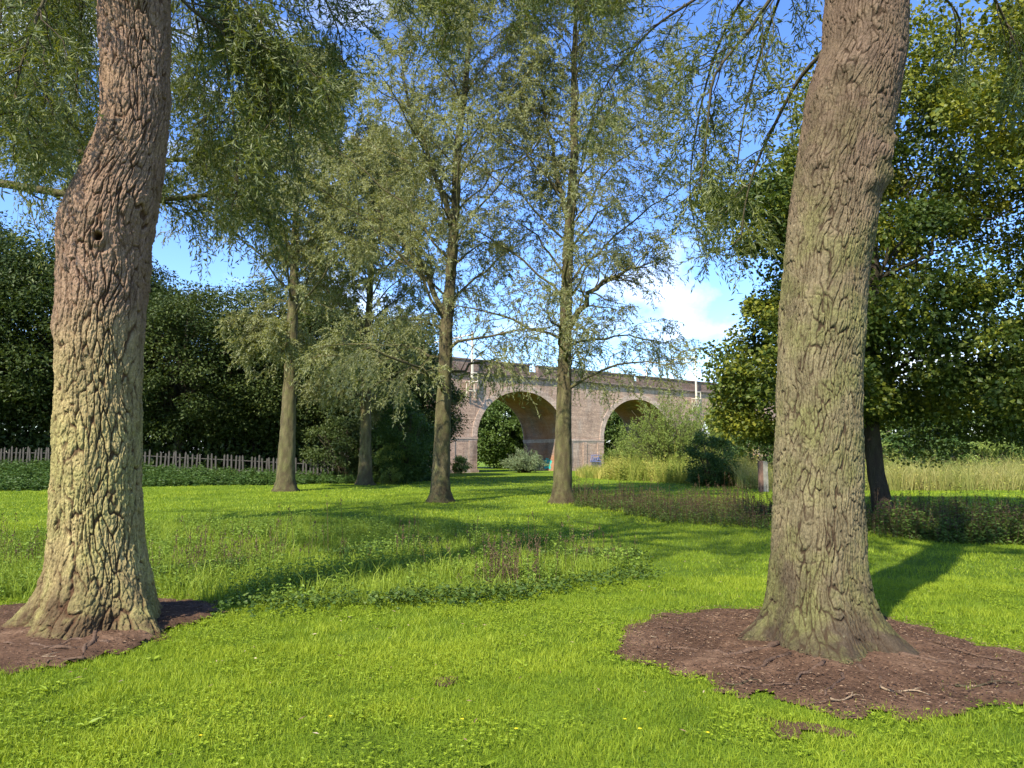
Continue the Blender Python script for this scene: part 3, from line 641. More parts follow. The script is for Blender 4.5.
# ------------------------------------------------------------------ clump-built broadleaf trees, bushes
def clump_crown(mb, wood, cen, rad, ncl, per, Ll, Lw, origin=None, surf=.6, csize=.9, flat=.55, wr=.05, shape=None, warm=None):
    cen = np.array(cen, float); rad = np.array(rad, float)
    u = rng.normal(size=(ncl * 3, 3)); u = norm(u); rr = rng.uniform(0, 1, ncl * 3) ** (1 / 3.) * (1 - surf) + surf * rng.uniform(.75, 1.0, ncl * 3)
    P = u * rr[:, None]; P[:, 2] = P[:, 2]
    W = cen + P * rad
    if shape is not None: W = W[shape(W)]
    W = W[:ncl]; ncl = len(W)
    for c_ in W:
        if origin is not None and wood is not None and rng.uniform() < .8:
            o = np.array(origin); o = o + np.array([0, 0, rng.uniform(0, .6) * max(0, c_[2] - o[2])]); midp = (o + c_) / 2 + np.array([0, 0, .12 * np.linalg.norm(c_ - o)])
            wood.tube(jitter(bez(o, midp, c_, 6), .04 * np.linalg.norm(c_ - o)), np.linspace(wr, wr * .15, 6), 4)
    tint = rng.uniform(-.2, .2, ncl); sz = csize * rng.uniform(.6, 1.3, ncl)
    idx = np.repeat(np.arange(ncl), per); n = len(idx)
    off = norm(rng.normal(size=(n, 3))) * (rng.uniform(0, 1, n) ** .5)[:, None] * sz[idx][:, None] * np.array([1, 1, .6])
    p = W[idx] + off; d = norm(off * np.array([1, 1, .4]) + rng.normal(size=(n, 3)) * .5 * sz[idx][:, None] + np.array([0, 0, -.25]) * sz[idx][:, None])
    s = rng.uniform(.65, 1.25, n)
    leaves(mb, p, d, Ll * s, Lw * s, np.clip(rng.uniform(.15, .8, n) + tint[idx] + (0 if warm is None else warm(p)), 0, 1), flat=flat)

# maple behind the right willow
rng = np.random.default_rng(31)
tb = at(886, 521, 17.0); bM = np.array([tb[0], 17.0, 0.0]); maple = empty('maple_tree', tuple(bM)); tag(maple, 'broad dark leaved tree with sunlit yellow-green top behind the right willow', 'tree')
ring_trunk('m', [(-.2, .05, 0, .36), (0, .02, 0, .28), (.4, -.05, 0, .22), (1.2, -.18, 0, .19), (2.3, -.25, 0, .185), (5, -.1, 0, .18), (9, .1, 0, .09), (12, .2, 0, .02)], M['bark_dark'], maple, nth=20, dz=.12, bark=.015, seed=6)
wood = MB(); mb = MB()
def sun_tint(p): return .46 * smooth(4.0, 8.5, p[:, 2] + .4 * p[:, 0]) - .14  # sunlight painted into the leaf tint: yellower upper right, darker below
def mshape(W):
    z = W[:, 2]; low = 1.75 + .25 * np.sin(W[:, 0] * 2.1) + .3 * (W[:, 0] > -1)
    return z > low
clump_crown(mb, None, (2.5, .4, 6.8), (5.3, 4.6, 6.0), 430, 430, .105, .088, csize=.85, flat=.5, shape=mshape, surf=.5, warm=sun_tint)
clump_crown(mb, wood, (1.6, .4, 5.8), (4.0, 3.0, 4.6), 30, 200, .105, .088, origin=(-.1, 0, 3.0), csize=.8, flat=.6, shape=mshape, surf=.5)
clump_crown(mb, wood, (-2.0, -.2, 3.5), (1.75, 2.0, 2.0), 75, 420, .105, .088, origin=(-.1, 0, 3.0), csize=.6, flat=.6, shape=mshape)
clump_crown(mb, wood, (-3.0, -.8, 7.0), (1.5, 1.2, .8), 12, 330, .105, .088, origin=(-.1, 0, 5.0), csize=.5, flat=.6)
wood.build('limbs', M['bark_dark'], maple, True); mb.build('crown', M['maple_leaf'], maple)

# woodland behind the fence
def wood_tree(seed, H, Rr, lab):
    global rng; rng = np.random.default_rng(seed)
    t = empty('woodland_tree'); w = MB(); m = MB()
    ring_trunk('w', [(-.3, 0, 0, .5), (0, 0, 0, .42), (.6, 0, 0, .32), (H * .5, .3, .1, .2), (H * .95, .4, .1, .03)], M['bark_dark'], t, nth=12, dz=.4, bark=.02, seed=seed)
    clump_crown(m, w, (0, 0, H * .57), (Rr, Rr, H * .43), 150, 380, .20, .12, origin=(0, 0, H * .2), csize=1.5, flat=.5, wr=.08, surf=.6)
    w.build('limbs', M['bark_dark'], t, True); m.build('crown', M['dark_leaf'], t)
    return t
protos = [wood_tree(41, 15, 4.6, ''), wood_tree(42, 13, 5.0, ''), wood_tree(43, 16, 4.2, '')]
spots = [(-37, 50, 0, 1.16, 'tall dark woodland tree filling the far left behind the paling fence'),
         (-31.5, 51, 1, 1.25, 'dark woodland tree seen just left of the gnarled trunk, behind the fence'),
         (-27, 52, 2, .95, 'woodland tree hidden mostly behind the gnarled trunk'),
         (-22.5, 50, 1, 1.0, 'low rounded woodland tree just right of the gnarled trunk, beyond the fence'),
         (-18, 52, 0, .92, 'dark woodland tree between the gnarled trunk and the pale trunked willow'),
         (-14.2, 53, 2, .86, 'dark woodland tree seen right behind the pale trunked willow'),
         (-10.8, 56, 1, 1.0, 'dark woodland tree in the gap between the two willows by the fence'),
         (-42, 42, 2, 1.0, 'nearest dark woodland tree at the extreme left of the wood'),
         (-7.6, 59, 0, .72, 'dark tree closest to the left pier of the viaduct')]
used = set()
for x, y, k, s, lab in spots:
    o = protos[k] if k not in used else copy_tree(protos[k]); used.add(k)
    o.location = (x, y, float(ground_z(x, y)) - .1); o.rotation_euler = (0, 0, rng.uniform(0, 6.28)); o.scale = (s * 1.08, s * 1.08, s)
    tag(o, lab, 'tree', 'dark woodland trees beyond the fence')
# far trees seen through and beyond the arches
def far_tree(seed, H, Rr, mat):
    global rng; rng = np.random.default_rng(seed); t = empty('distant_tree'); w = MB(); m = MB()
    ring_trunk('f', [(-.3, 0, 0, .5), (.6, 0, 0, .3), (H * .9, .2, .1, .04)], M['bark_dark'], t, nth=8, dz=.8, bark=.01, seed=seed)
    clump_crown(m, w, (0, 0, H * .5), (Rr, Rr, H * .5), 190, 170, .34, .24, csize=1.4, flat=.5)
    m.build('crown', mat, t); return t
ft = far_tree(51, 10.5, 4.8, M['far_leaf']); first = True
for x, y, s, lab in [(-1.0, 96, .98, 'green tree filling the left half of the nearer arch'), (3.8, 104, 1.0, 'rounded green tree behind the nearer arch, right of its neighbour'), (-7, 100, .9, 'green tree behind the viaduct\'s left pier'),
                     (14, 112, 1.0, 'dark tree seen low in the farther arch'), (21, 118, .85, 'tree beyond the farther arch, hidden by the pale bush'), (-16, 92, 1.0, 'tree behind the viaduct, screened by the leaning centre willow'),
                     (58, 92, 1.1, 'distant tree glimpsed under the maple right of its trunk'), (70, 96, 1.1, 'distant tree at the right edge beyond the dry grass'), (46, 88, .9, 'distant tree directly behind the right willow')]:
    o = ft if first else copy_tree(ft); first = False
    o.location = (x, y, 0); o.rotation_euler = (0, 0, x); o.scale = (s, s, s); tag(o, lab, 'tree', 'distant trees beyond the viaduct')

def bush(name, px, py, Y, w, h, n, mat, lab, seed, Ll=.10, Lw=.05, csize=.45, dpt=None, per=200, willowy=False, group=None):
    global rng; rng = np.random.default_rng(seed)
    b = at(px, py, Y); z = float(ground_z(b[0], Y)); root = empty(name, (b[0], Y, z)); tag(root, lab, 'bush', group)
    wd = MB(); m = MB()
    for k in range(9):
        a = rng.uniform(0, 6.28); e = np.array([math.cos(a) * w * .35, math.sin(a) * w * .3, h * rng.uniform(.5, .85)])
        wd.tube(bez(np.array([0, 0, -.1]), e * np.array([.4, .4, .6]), e, 6), np.linspace(.05, .012, 6), 4)
    if willowy:
        f = Foliage()
        for k in range(n):
            a = rng.uniform(0, 6.28); q = rng.uniform(0, 1) ** .6; hh = h * (1 - .55 * q * q) * rng.uniform(.55, 1.05)
            e = np.array([math.cos(a) * w * .5 * q, math.sin(a) * (dpt or w) * .5 * q, hh])
            p0 = e * np.array([.25, .25, 0.02]); pth = bez(p0, e * np.array([.55, .55, .7]), e, 6)
            wd.tube(pth, np.linspace(.02, .004, 6), 4)
            for j in range(12):
                pp, dd = pt_on(pth, rng.uniform(.12, 1)); f.twig(pp, norm(dd + rng.normal(size=3) * .6 + [0, 0, .2]), rng.uniform(.25, .55) * (1 + h * .06))
        f.emit(m, 10, Ll, Lw, droop=.2, spread=.7, hang=.1)
    else:
        clump_crown(m, wd, (0, 0, h * .48), (w * .5, (dpt or w) * .5, h * .52), n, per, Ll, Lw, origin=(0, 0, .1), csize=csize, flat=.45, wr=.02)
    wd.build('stems', M['twig_bark'], root, True); m.build('foliage', mat, root); return root
bush('bush', 710, 484, 40, 2.7, 3.0, 60, M['dark_bush_leaf'], 'compact dark green bush on the lawn edge left of the right willow', 61, Ll=.13, Lw=.07, csize=.4, per=150)
bush('willow_bush', 672, 474, 52, 8.0, 5.9, 300, M['bush_leaf'], 'large pale green willow bush screening the farther arch', 62, Ll=.15, Lw=.045, willowy=True, dpt=5)
bush('willow_bush', 722, 474, 54, 7.0, 6.2, 240, M['bush_leaf'], 'pale feathery bush behind the compact dark bush', 63, Ll=.15, Lw=.045, willowy=True, dpt=4)
bush('willow_bush', 628, 472, 58, 3.6, 3.4, 80, M['bush_leaf'], 'smaller pale bush against the graffitied pier', 64, Ll=.14, Lw=.045, willowy=True)
bush('silver_bush', 524, 473, 71, 4.4, 2.3, 100, M['silver_leaf'], 'silvery bush in the opening of the nearer arch', 65, Ll=.14, Lw=.05, willowy=True)
bush('shrub', 461, 474, 68, 1.6, 1.6, 30, M['bush_leaf'], 'small bright shrub at the foot of the left pier', 66, Ll=.14, Lw=.07, csize=.35, per=120)
bush('shrub', 405, 482, 44, 3.6, 5.2, 110, M['dark_bush_leaf'], 'tall glossy shrub left of the leaning centre willow', 67, Ll=.15, Lw=.08, csize=.55, per=150)
bush('shrub', 388, 482, 47, 3.6, 6.2, 90, M['dark_leaf'], 'tall dark shrub behind the smallest willow trunk', 68, Ll=.17, Lw=.09, csize=.6, per=150)
bush('shrub', 345, 482, 46, 5.0, 4.2, 90, M['dark_leaf'], 'dark shrub between the two willows by the fence', 69, Ll=.17, Lw=.09, csize=.6, per=150)
bush('rounded_shrub', 391, 483, 43, 1.7, 2.4, 40, M['bush_leaf'], 'rounded light green shrub right of the smallest willow', 70, Ll=.10, Lw=.06, csize=.32, per=220)
bush('shrub', 423, 480, 50, 2.6, 3.0, 50, M['dark_bush_leaf'], 'shrub directly left of the leaning centre willow trunk, near the viaduct', 71, Ll=.15, Lw=.08, csize=.5, per=130)
for k, (px, w, h, lb) in enumerate([(915, 9, 3.0, 'low hedge like bush seen just right of the maple trunk'), (985, 9, 2.6, 'low bush behind the dry grass near the right edge'), (1060, 9, 3.0, 'bush at the extreme right edge under the maple'), (840, 8, 3.4, 'bush behind the right willow trunk'), (775, 7, 3.4, 'pale bush behind the timber post')]):
    bush('bush', px, 474, 46, w, h, 80, M['bush_leaf'] if k % 2 else M['dark_bush_leaf'], lb, 80 + k, Ll=.17, Lw=.09, csize=.6, per=130, dpt=3)

# ------------------------------------------------------------------ viaduct
TH0 = math.atan2(.622, .783)
via = empty('viaduct', (-5.9, 70.0, 0.0), TH0); tag(via, 'long weathered brick railway viaduct with round arches and parapet crossing behind the trees', 'viaduct')
SP, PIER, SPR, RISE, ZC, ZT, Wd = 11.6, 5.8, 3.45, 4.75, 9.55, 11.05, 7.0
K0, K1 = -1, 4
for k in range(K0, K1 + 1):
    t0 = 3.2 + k * (SP + PIER); t1 = t0 + SP; n = 36
    th = np.linspace(math.pi, 0, n + 1); tx = (t0 + t1) / 2 + SP / 2 * np.cos(th); tz = SPR + RISE * np.sin(th)
    b = MB()
    for y, fl in ((0, 0), (Wd, 1)):
        v = np.concatenate([np.stack([tx, np.full(n + 1, y), tz], -1), np.stack([tx, np.full(n + 1, y), np.full(n + 1, ZC)], -1)])
        i = np.arange(n); f = np.stack([i, i + 1, i + n + 2, i + n + 1], -1); b.add(v, f[:, ::-1] if fl else f)
    b.build('spandrel', M['brick'], via)
    b = MB(); v = np.concatenate([np.stack([tx, np.zeros(n + 1), tz], -1), np.stack([tx, np.full(n + 1, Wd), tz], -1)])
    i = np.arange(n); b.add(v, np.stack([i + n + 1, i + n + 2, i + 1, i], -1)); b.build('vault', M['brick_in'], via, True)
    b = MB()                                                     # arch ring, proud of the face
    for y0, y1 in ((-.05, 0.0), (Wd, Wd + .05)):
        for i in range(n):
            pass
        to = (t0 + t1) / 2 + (SP / 2 + .62) * np.cos(th); zo = SPR + (RISE + .62) * np.sin(th)
        V = np.concatenate([np.stack([a, np.full(n + 1, y), c_], -1) for y in (y0, y1) for a, c_ in ((tx, tz), (to, zo))])
        i = np.arange(n); m_ = n + 1
        for q in ((0, 1), (1, 3), (3, 2), (2, 0)):
            b.add(V, np.stack([i + q[0] * m_, i + 1 + q[0] * m_, i + 1 + q[1] * m_, i + q[1] * m_], -1))
    b.build('arch_ring', M['brick_ring'], via)
for k in range(K0, K1 + 2):
    t1 = 3.2 + k * (SP + PIER); t0 = t1 - PIER
    b = MB(); v = [(t0, 0), (t1, 0), (t1, Wd), (t0, Wd)]
    z = [-.5, SPR]
    V = [(x, y, zz) for zz in z for x, y in v]
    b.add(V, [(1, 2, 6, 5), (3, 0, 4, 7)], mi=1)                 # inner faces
    zb = ZC
    b.add([(t0, 0, -.5), (t1, 0, -.5), (t1, 0, ZC), (t0, 0, ZC)], [(0, 1, 2, 3)], mi=0)
    b.add([(t0, Wd, -.5), (t1, Wd, -.5), (t1, Wd, ZC), (t0, Wd, ZC)], [(3, 2, 1, 0)], mi=0)
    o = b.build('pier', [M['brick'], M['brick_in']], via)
    b = MB()
    b.box(t0 - .07, t1 + .07, -.07, Wd + .07, SPR - .22, SPR - .02); b.box(t0 - .03, t1 + .03, -.03, Wd + .03, SPR - .38, SPR - .22)
    b.build('impost_band', M['brick_ring'], via)
    b = MB()
    for xx in (t0 + .02, t0 + PIER / 2 - .3, t1 - .97): b.box(xx, xx + .95 if xx != t0 + PIER / 2 - .3 else xx + .6, -.06, -.003, -.3, SPR - .385)
    b.box(t0 - .1, t1 + .1, -.2, -.125, -.3, .3)
    b.build('pilaster', M['brick'], via)
T0 = 3.2 + K0 * (SP + PIER) - PIER; T1 = 3.2 + (K1 + 1) * (SP + PIER)
b = MB(); b.box(T0, T1, -.16, Wd + .16, ZC + .003, ZC + .14); b.box(T0, T1, -.26, Wd + .26, ZC + .143, ZC + .27); b.build('string_course', M['coping'], via)
b = MB()
segs = []; nt_ = [(9.85, 11.0), (25.8, 26.6)]; a = T0
for u, w in nt_: segs.append((a, u)); a = w
segs.append((a, T1))
for k, (u, w) in enumerate(segs):
    b.box(u, w, -.02, .45, ZC + .273, ZT - .15)
    b.box(u - .05, w + .05, -.10, .53, ZT - .147, ZT)
for u, w in nt_:
    b.box(u + .003, w - .003, .03, .40, ZC + .273, ZC + .75)
b.box(T0, T1, Wd - .45, Wd + .02, ZC + .273, ZT - .15); b.box(T0, T1, Wd - .53, Wd + .10, ZT - .147, ZT)
b.build('parapet', M['brick_dark'], via)
b = MB(); b.box(T0, T1, .453, Wd - .453, ZC + .274, ZC + .45); b.build('track_bed', M['coping'], via)
# graffiti on the masonry (painted marks, slightly proud sheets)
def scribble(x_or_y, strokes, mat, on_inner=None, th=.035):
    b = MB()
    for s in strokes:
        p = np.array([(on_inner - .03, u, z) if on_inner is not None else (u, -.15, z) for u, z in s], float)
        pp = []
        for t in np.linspace(0, len(p) - 1, len(p) * 5):
            i = min(int(t), len(p) - 2); pp.append(p[i] * (1 - t + i) + p[i + 1] * (t - i))
        b.tube(np.array(pp), th, 4)
    return b.build('graffiti', mat, via)
# teal tag on inner wall of the right-hand pier of the nearer arch
def on_inner(tx_, y0, z0, w, h):
    b = MB(); rr = np.random.default_rng(8); n = 26; th = np.linspace(0, 2 * math.pi, n + 1)[:-1]
    rad = 1 + .12 * np.sin(5 * th) + .08 * np.sin(9 * th + 1)
    ring = np.stack([np.full(n, tx_ - .012), y0 + w / 2 * rad * np.sign(np.cos(th)) * np.abs(np.cos(th)) ** .6, z0 + h / 2 * rad * np.sign(np.sin(th)) * np.abs(np.sin(th)) ** .6], -1)
    V = np.concatenate([[[tx_ - .012, y0, z0]], ring]); b.add(V, [(0, 1 + (i + 1) % n, 1 + i) for i in range(n)]); return b
on_inner(14.8, 2.9, .75, 1.3, 1.1).build('graffiti', M['teal'], via)
scribble(0, [[(2.3, .45), (2.55, 1.1), (2.8, .5), (3.05, 1.1)], [(3.2, .5), (3.35, 1.1), (3.55, .8), (3.25, .7)], [(2.2, 1.2), (3.6, 1.25)]], M['post_pale'], on_inner=14.79, th=.03)
scribble(0, [[(18.4, 1.05), (18.55, 1.5), (18.8, 1.5), (18.75, 1.1), (18.45, 1.05)], [(18.95, 1.5), (18.9, 1.05), (19.2, 1.1), (19.25, 1.5)], [(19.4, 1.1), (19.6, 1.55), (19.8, 1.1), (19.5, 1.3), (19.8, 1.35)], [(18.3, .95), (20.0, 1.0)], [(18.5, 1.65), (19.3, 1.7), (20.1, 1.6)]], M['blue_spray'], th=.045)

# overhead line masts on the viaduct
def vw(t, y, z):
    c, s = math.cos(TH0), math.sin(TH0); return np.array([-5.9 + c * t - s * y, 70 + s * t + c * y, z])
def mast(t, H, lab, arm):
    root = empty('line_mast', tuple(vw(t, -.55, ZC - .9)), TH0); tag(root, lab, 'mast', 'overhead line masts on the viaduct')
    b = MB(); b.box(-.08, .08, -.08, .08, 0, H); b.build('post', M['steel_pale'], root)
    b = MB()
    for p_, q_ in [((-.55, -.35, .05), (.55, -.35, .05)), ((-.55, .3, .05), (.55, .3, .05)), ((-.55, -.35, .05), (-.55, .35, .05)), ((.55, -.35, .05), (.55, .35, .05)), ((-.5, -.35, 0), (-.42, .35, -1.3)), ((.5, -.35, 0), (.42, .35, -1.3)), ((-.45, .32, 0), (-.45, .32, -1.4)), ((.45, .32, 0), (.45, .32, -1.4)), ((-.45, .2, -.8), (.45, .2, -.8)), ((-.5, -.3, -.02), (.45, .3, -.9)), ((-.4, -.35, .05), (-.4, -.35, .9)), ((.4, -.35, .05), (.4, -.35, .9)), ((-.4, -.35, .9), (.4, -.35, .9))]:
        b.tube([p_, q_], .045, 4)
    b.build('bracket', M['steel_pale'], root)
    b = MB()
    if arm:
        b.tube([(0, .1, H - .3), (-.1, 8.1, H - .3)], .07, 6); b.tube([(0, .1, H - .8), (-.1, 8.1, H - .8)], .05, 6); b.tube([(0, 8.1, H), (0, 8.1, .9)], .10, 6); b.tube([(0, .1, H - 1.3), (0, 2.2, H - .35)], .04, 6); b.tube([(0, 2.2, H - .35), (0, 4.2, H - 1.1)], .035, 6)
    else:
        b.tube([(0, .1, H - .4), (0, 4.5, H - .5)], .05, 6); b.tube([(0, .1, H - 1.4), (0, 3.2, H - .5)], .035, 6)
    b.build('cantilever', M['steel_pale'], root)
mast(2.2, 5.0, 'pale overhead line mast on a bracket, left above the nearer arch', True)
mast(36.6, 5.6, 'pale overhead line mast right above the farther arch, beside the maple', True)
b = MB()
for zz, yy in ((12.4, 3.8), (13.3, 3.8)):
    b.tube([vw(t, yy, zz - (.3 * (1 - ((t - 2.2) / 17.5 % 2 - 1) ** 2) if zz > 13 else 0)) for t in np.linspace(T0 + 3, T1 - 3, 60)], .022, 4)
tag(b.build('overhead_wire', M['wire']), 'thin overhead electric wires strung above the viaduct', 'wire')

# ------------------------------------------------------------------ paling fence
rng = np.random.default_rng(91)
fp = [(-33.5, 46.0), (-28, 46.2), (-22, 46.0), (-16, 46.0), (-10.5, 46.2)]
def fz(s):
    x = np.interp(s, np.arange(5), [p[0] for p in fp]); y = np.interp(s, np.arange(5), [p[1] for p in fp]); return x, y
fence = empty('paling_fence', (-33.5, 46.0, float(ground_z(-33.5, 46)))); tag(fence, 'weathered grey paling fence running in front of the dark woodland', 'fence')
fo = np.array([-33.5, 46.0, float(ground_z(-33.5, 46))])
NP = 99
for k in range(NP):
    x, y = fz(4 * k / (NP - 1)); z = float(ground_z(x, y)); h = 1.32 + rng.uniform(-.14, .06); w = .05; tl = rng.normal() * .05
    if rng.uniform() < .05: continue
    b = MB(); x -= fo[0]; y -= fo[1]; z -= fo[2]
    V = [(x - w, y - .012, z - .1), (x + w, y - .012, z - .1), (x + w, y + .012, z - .1), (x - w, y + .012, z - .1), (x - w + tl, y - .012, z + h - .08), (x + w + tl, y - .012, z + h - .08), (x + w + tl, y + .012, z + h - .08), (x - w + tl, y + .012, z + h - .08),
         (x + tl - .01, y - .012, z + h), (x + tl + .01, y - .012, z + h), (x + tl + .01, y + .012, z + h), (x + tl - .01, y + .012, z + h)]
    b.add(V, [(0, 3, 2, 1), (0, 1, 5, 4), (1, 2, 6, 5), (2, 3, 7, 6), (3, 0, 4, 7), (4, 5, 9, 8), (5, 6, 10, 9), (6, 7, 11, 10), (7, 4, 8, 11), (8, 9, 10, 11)]); b.build('paling', M['paling'], fence)
for hh in (.35, .95):
    b = MB(); p = []
    for s in np.linspace(0, 4, 24): x, y = fz(s); p.append(np.array([x, y + .05, float(ground_z(x, y)) + hh]) - fo)
    b.tube(p, .035, 4); b.build('rail', M['paling'], fence)

# timber post beyond the right willow
pp = at(763.5, 491, 33.5); post = empty('timber_post', (pp[0], 33.5, 0)); tag(post, 'short square timber post beside the right willow trunk, one face bleached pale', 'post')
b = MB(); b.box(-.19, -.02, -.10, .10, -.2, 1.34); b.box(-.17, -.04, -.08, .08, 1.343, 1.38); b.build('shaft', M['post_red'], post)
b = MB(); b.box(-.015, .20, -.09, .09, -.2, 1.31); b.box(.0, .18, -.07, .07, 1.313, 1.36); b.build('facing_board', M['post_pale'], post)

# ------------------------------------------------------------------ grass (nobody could count it)
rng = np.random.default_rng(101)
gm = MB()
def lawn(n, y0, y1, h0, h1, w0, w1, two):
    x, y = wedge(n, y0, y1); k = ~soil_mask(x + rng.normal(size=n) * .07, y + rng.normal(size=n) * .07) | (rng.uniform(size=n) < .02 + .12 * (fbm2(x, y, .4, 2, 71.) > .18))
    x, y = x[k], y[k]; n = len(x); d = fbm2(x, y, .5, 3, 1.1); e = fbm2(x, y, 2.6, 2, 6.1)
    keep = rng.uniform(size=n) < .78 + .5 * d; x, y, d, e = x[keep], y[keep], d[keep], e[keep]; n = len(x)
    h = rng.uniform(h0, h1, n) * (1 + .7 * d + .3 * e); w = rng.uniform(w0, w1, n)
    a = np.clip(rng.beta(2.2, 2.6, n) + .42 * d + .40 * e + .25 * fbm2(x, y, .16, 2, 55.) + (rng.uniform(size=n) < .09 + .2 * (e > .15)) * .45, 0, 1)
    blades(gm, x, y, ground_z(x, y) - .004, np.maximum(h, .015), w, rng.uniform(.15, .95, n), a, two)
lawn(230000, 2.6, 6.5, .022, .055, .003, .0055, True)
lawn(160000, 6.5, 10, .03, .06, .005, .008, False)
lawn(140000, 10, 18, .03, .06, .008, .014, False)
lawn(120000, 18, 34, .04, .07, .016, .03, False)
lawn(60000, 34, 60, .04, .07, .03, .06, False)
tag(gm.build('mown_grass', M['grass']), 'short bright green mown grass covering the park lawn', 'grass', kind='stuff')
# clover and broad weeds in the lawn
cm = MB(); x, y = wedge(34000, 2.6, 9.5); d = fbm2(x, y, .7, 3, 15.5); k = (d > .02) & ~soil_mask(x, y); x, y = x[k], y[k]; n = len(x)
P = np.stack([x, y, ground_z(x, y) + rng.uniform(.02, .05, n)], -1)
for t in range(3):
    th = t * 2.09 + rng.uniform(0, .6, n); leaves(cm, P, np.stack([np.cos(th), np.sin(th), rng.uniform(-.1, .5, n)], -1), rng.uniform(.011, .021, n), rng.uniform(.011, .018, n), rng.uniform(.2, 1, n), flat=.8)
x, y = wedge(50, 2.8, 8); k = ~soil_mask(x, y); x, y = x[k], y[k]
for t in range(7):
    n = len(x); th = t * .9 + rng.uniform(0, .5, n); leaves(cm, np.stack([x, y, ground_z(x, y) + .012], -1), np.stack([np.cos(th), np.sin(th), rng.uniform(.15, .6, n)], -1), rng.uniform(.05, .11, n), rng.uniform(.015, .03, n), rng.uniform(.1, .8, n), flat=.8)
tag(cm.build('clover', M['clover']), 'low clover and weed leaves mixed through the near lawn', 'clover', kind='stuff')
fm = MB()
for px, py in [(462, 728), (516, 738), (625, 728), (640, 738), (200, 745), (330, 725), (708, 742)]:
    c = gnd(px, py)
    for t in range(9):
        th = t * .7; leaves(fm, np.array([[c[0], c[1], .05]]), np.array([[math.cos(th), math.sin(th), .35]]), .013, .006, .5, flat=.8)
tag(fm.build('yellow_flowers', M['flower']), 'tiny yellow flowers dotted in the near lawn', 'flowers', kind='stuff')
x, y = wedge(420, 2.8, 12); k = ~soil_mask(x, y); x, y = x[k], y[k]; n = len(x); th = rng.uniform(0, 6.28, n)
fl_ = MB(); leaves(fl_, np.stack([x, y, ground_z(x, y) + .045], -1), np.stack([np.cos(th), np.sin(th), rng.uniform(-.2, .3, n)], -1), rng.uniform(.025, .06, n), rng.uniform(.008, .014, n), rng.uniform(.35, 1, n), flat=.8)
tag(fl_.build('fallen_leaves', M['litter']), 'few dry willow leaves scattered over the near lawn', 'leaves', kind='stuff')
# long grass on the left middle ground
rng = np.random.default_rng(102)
lm = MB(); lo, hi = LONG.min(0) - 1, LONG.max(0) + 1
def longg(n, h0, h1, w0, w1, mbx, thr=-9, leanm=.9, alo=0., ahi=1., scale=1.1):
    x = rng.uniform(lo[0], hi[0], n); y = rng.uniform(lo[1], hi[1], n); k = long_mask(x, y) & ~soil_mask(x, y); x, y = x[k], y[k]; d = fbm2(x, y, scale, 3, 21.1); k = d > thr; x, y, d = x[k], y[k], d[k]; n = len(x)
    h = rng.uniform(h0, h1, n) * np.clip(1 + .9 * d, .35, 1.6) * (.75 + .25 * (y < 11)); blades(mbx, x, y, ground_z(x, y) - .01, h, rng.uniform(w0, w1, n), rng.uniform(.1, leanm, n), np.clip(rng.uniform(alo, ahi, n) + .3 * d, 0, 1), True)
longg(170000, .07, .24, .005, .010, lm, ahi=.85, leanm=1.3)
longg(22000, .16, .36, .006, .012, lm, thr=.08, ahi=.9, leanm=1.2, scale=.7)
tag(lm.build('long_grass', M['long_grass']), 'unmown tufts of long green grass left of centre', 'grass', kind='stuff')
# weeds: broad dark leaves along the front edge of the long grass
wm = MB(); 
for (a0, b0, a1, b1, n) in [(390, 604, 530, 598, 400), (230, 612, 400, 604, 200), (520, 597, 650, 576, 260), (330, 560, 430, 545, 900), (150, 580, 235, 572, 900), (540, 560, 640, 560, 900)]:
    t = rng.uniform(0, 1, n); p0 = gnd(a0, b0); p1 = gnd(a1, b1); x = p0[0] + (p1[0] - p0[0]) * t + rng.normal(size=n) * .1; y = p0[1] + (p1[1] - p0[1]) * t + rng.normal(size=n) * .22
    for q in range(3):
        th = rng.uniform(0, 6.28, n); leaves(wm, np.stack([x, y, ground_z(x, y) + rng.uniform(.03, .15, n)], -1), np.stack([np.cos(th), np.sin(th), rng.uniform(-.1, .7, n)], -1), rng.uniform(.03, .06, n), rng.uniform(.025, .05, n), rng.uniform(0, 1, n), flat=.6)
tag(wm.build('low_weeds', M['nettle']), 'dark broad leaved weeds along the front of the long grass', 'weeds', kind='stuff')

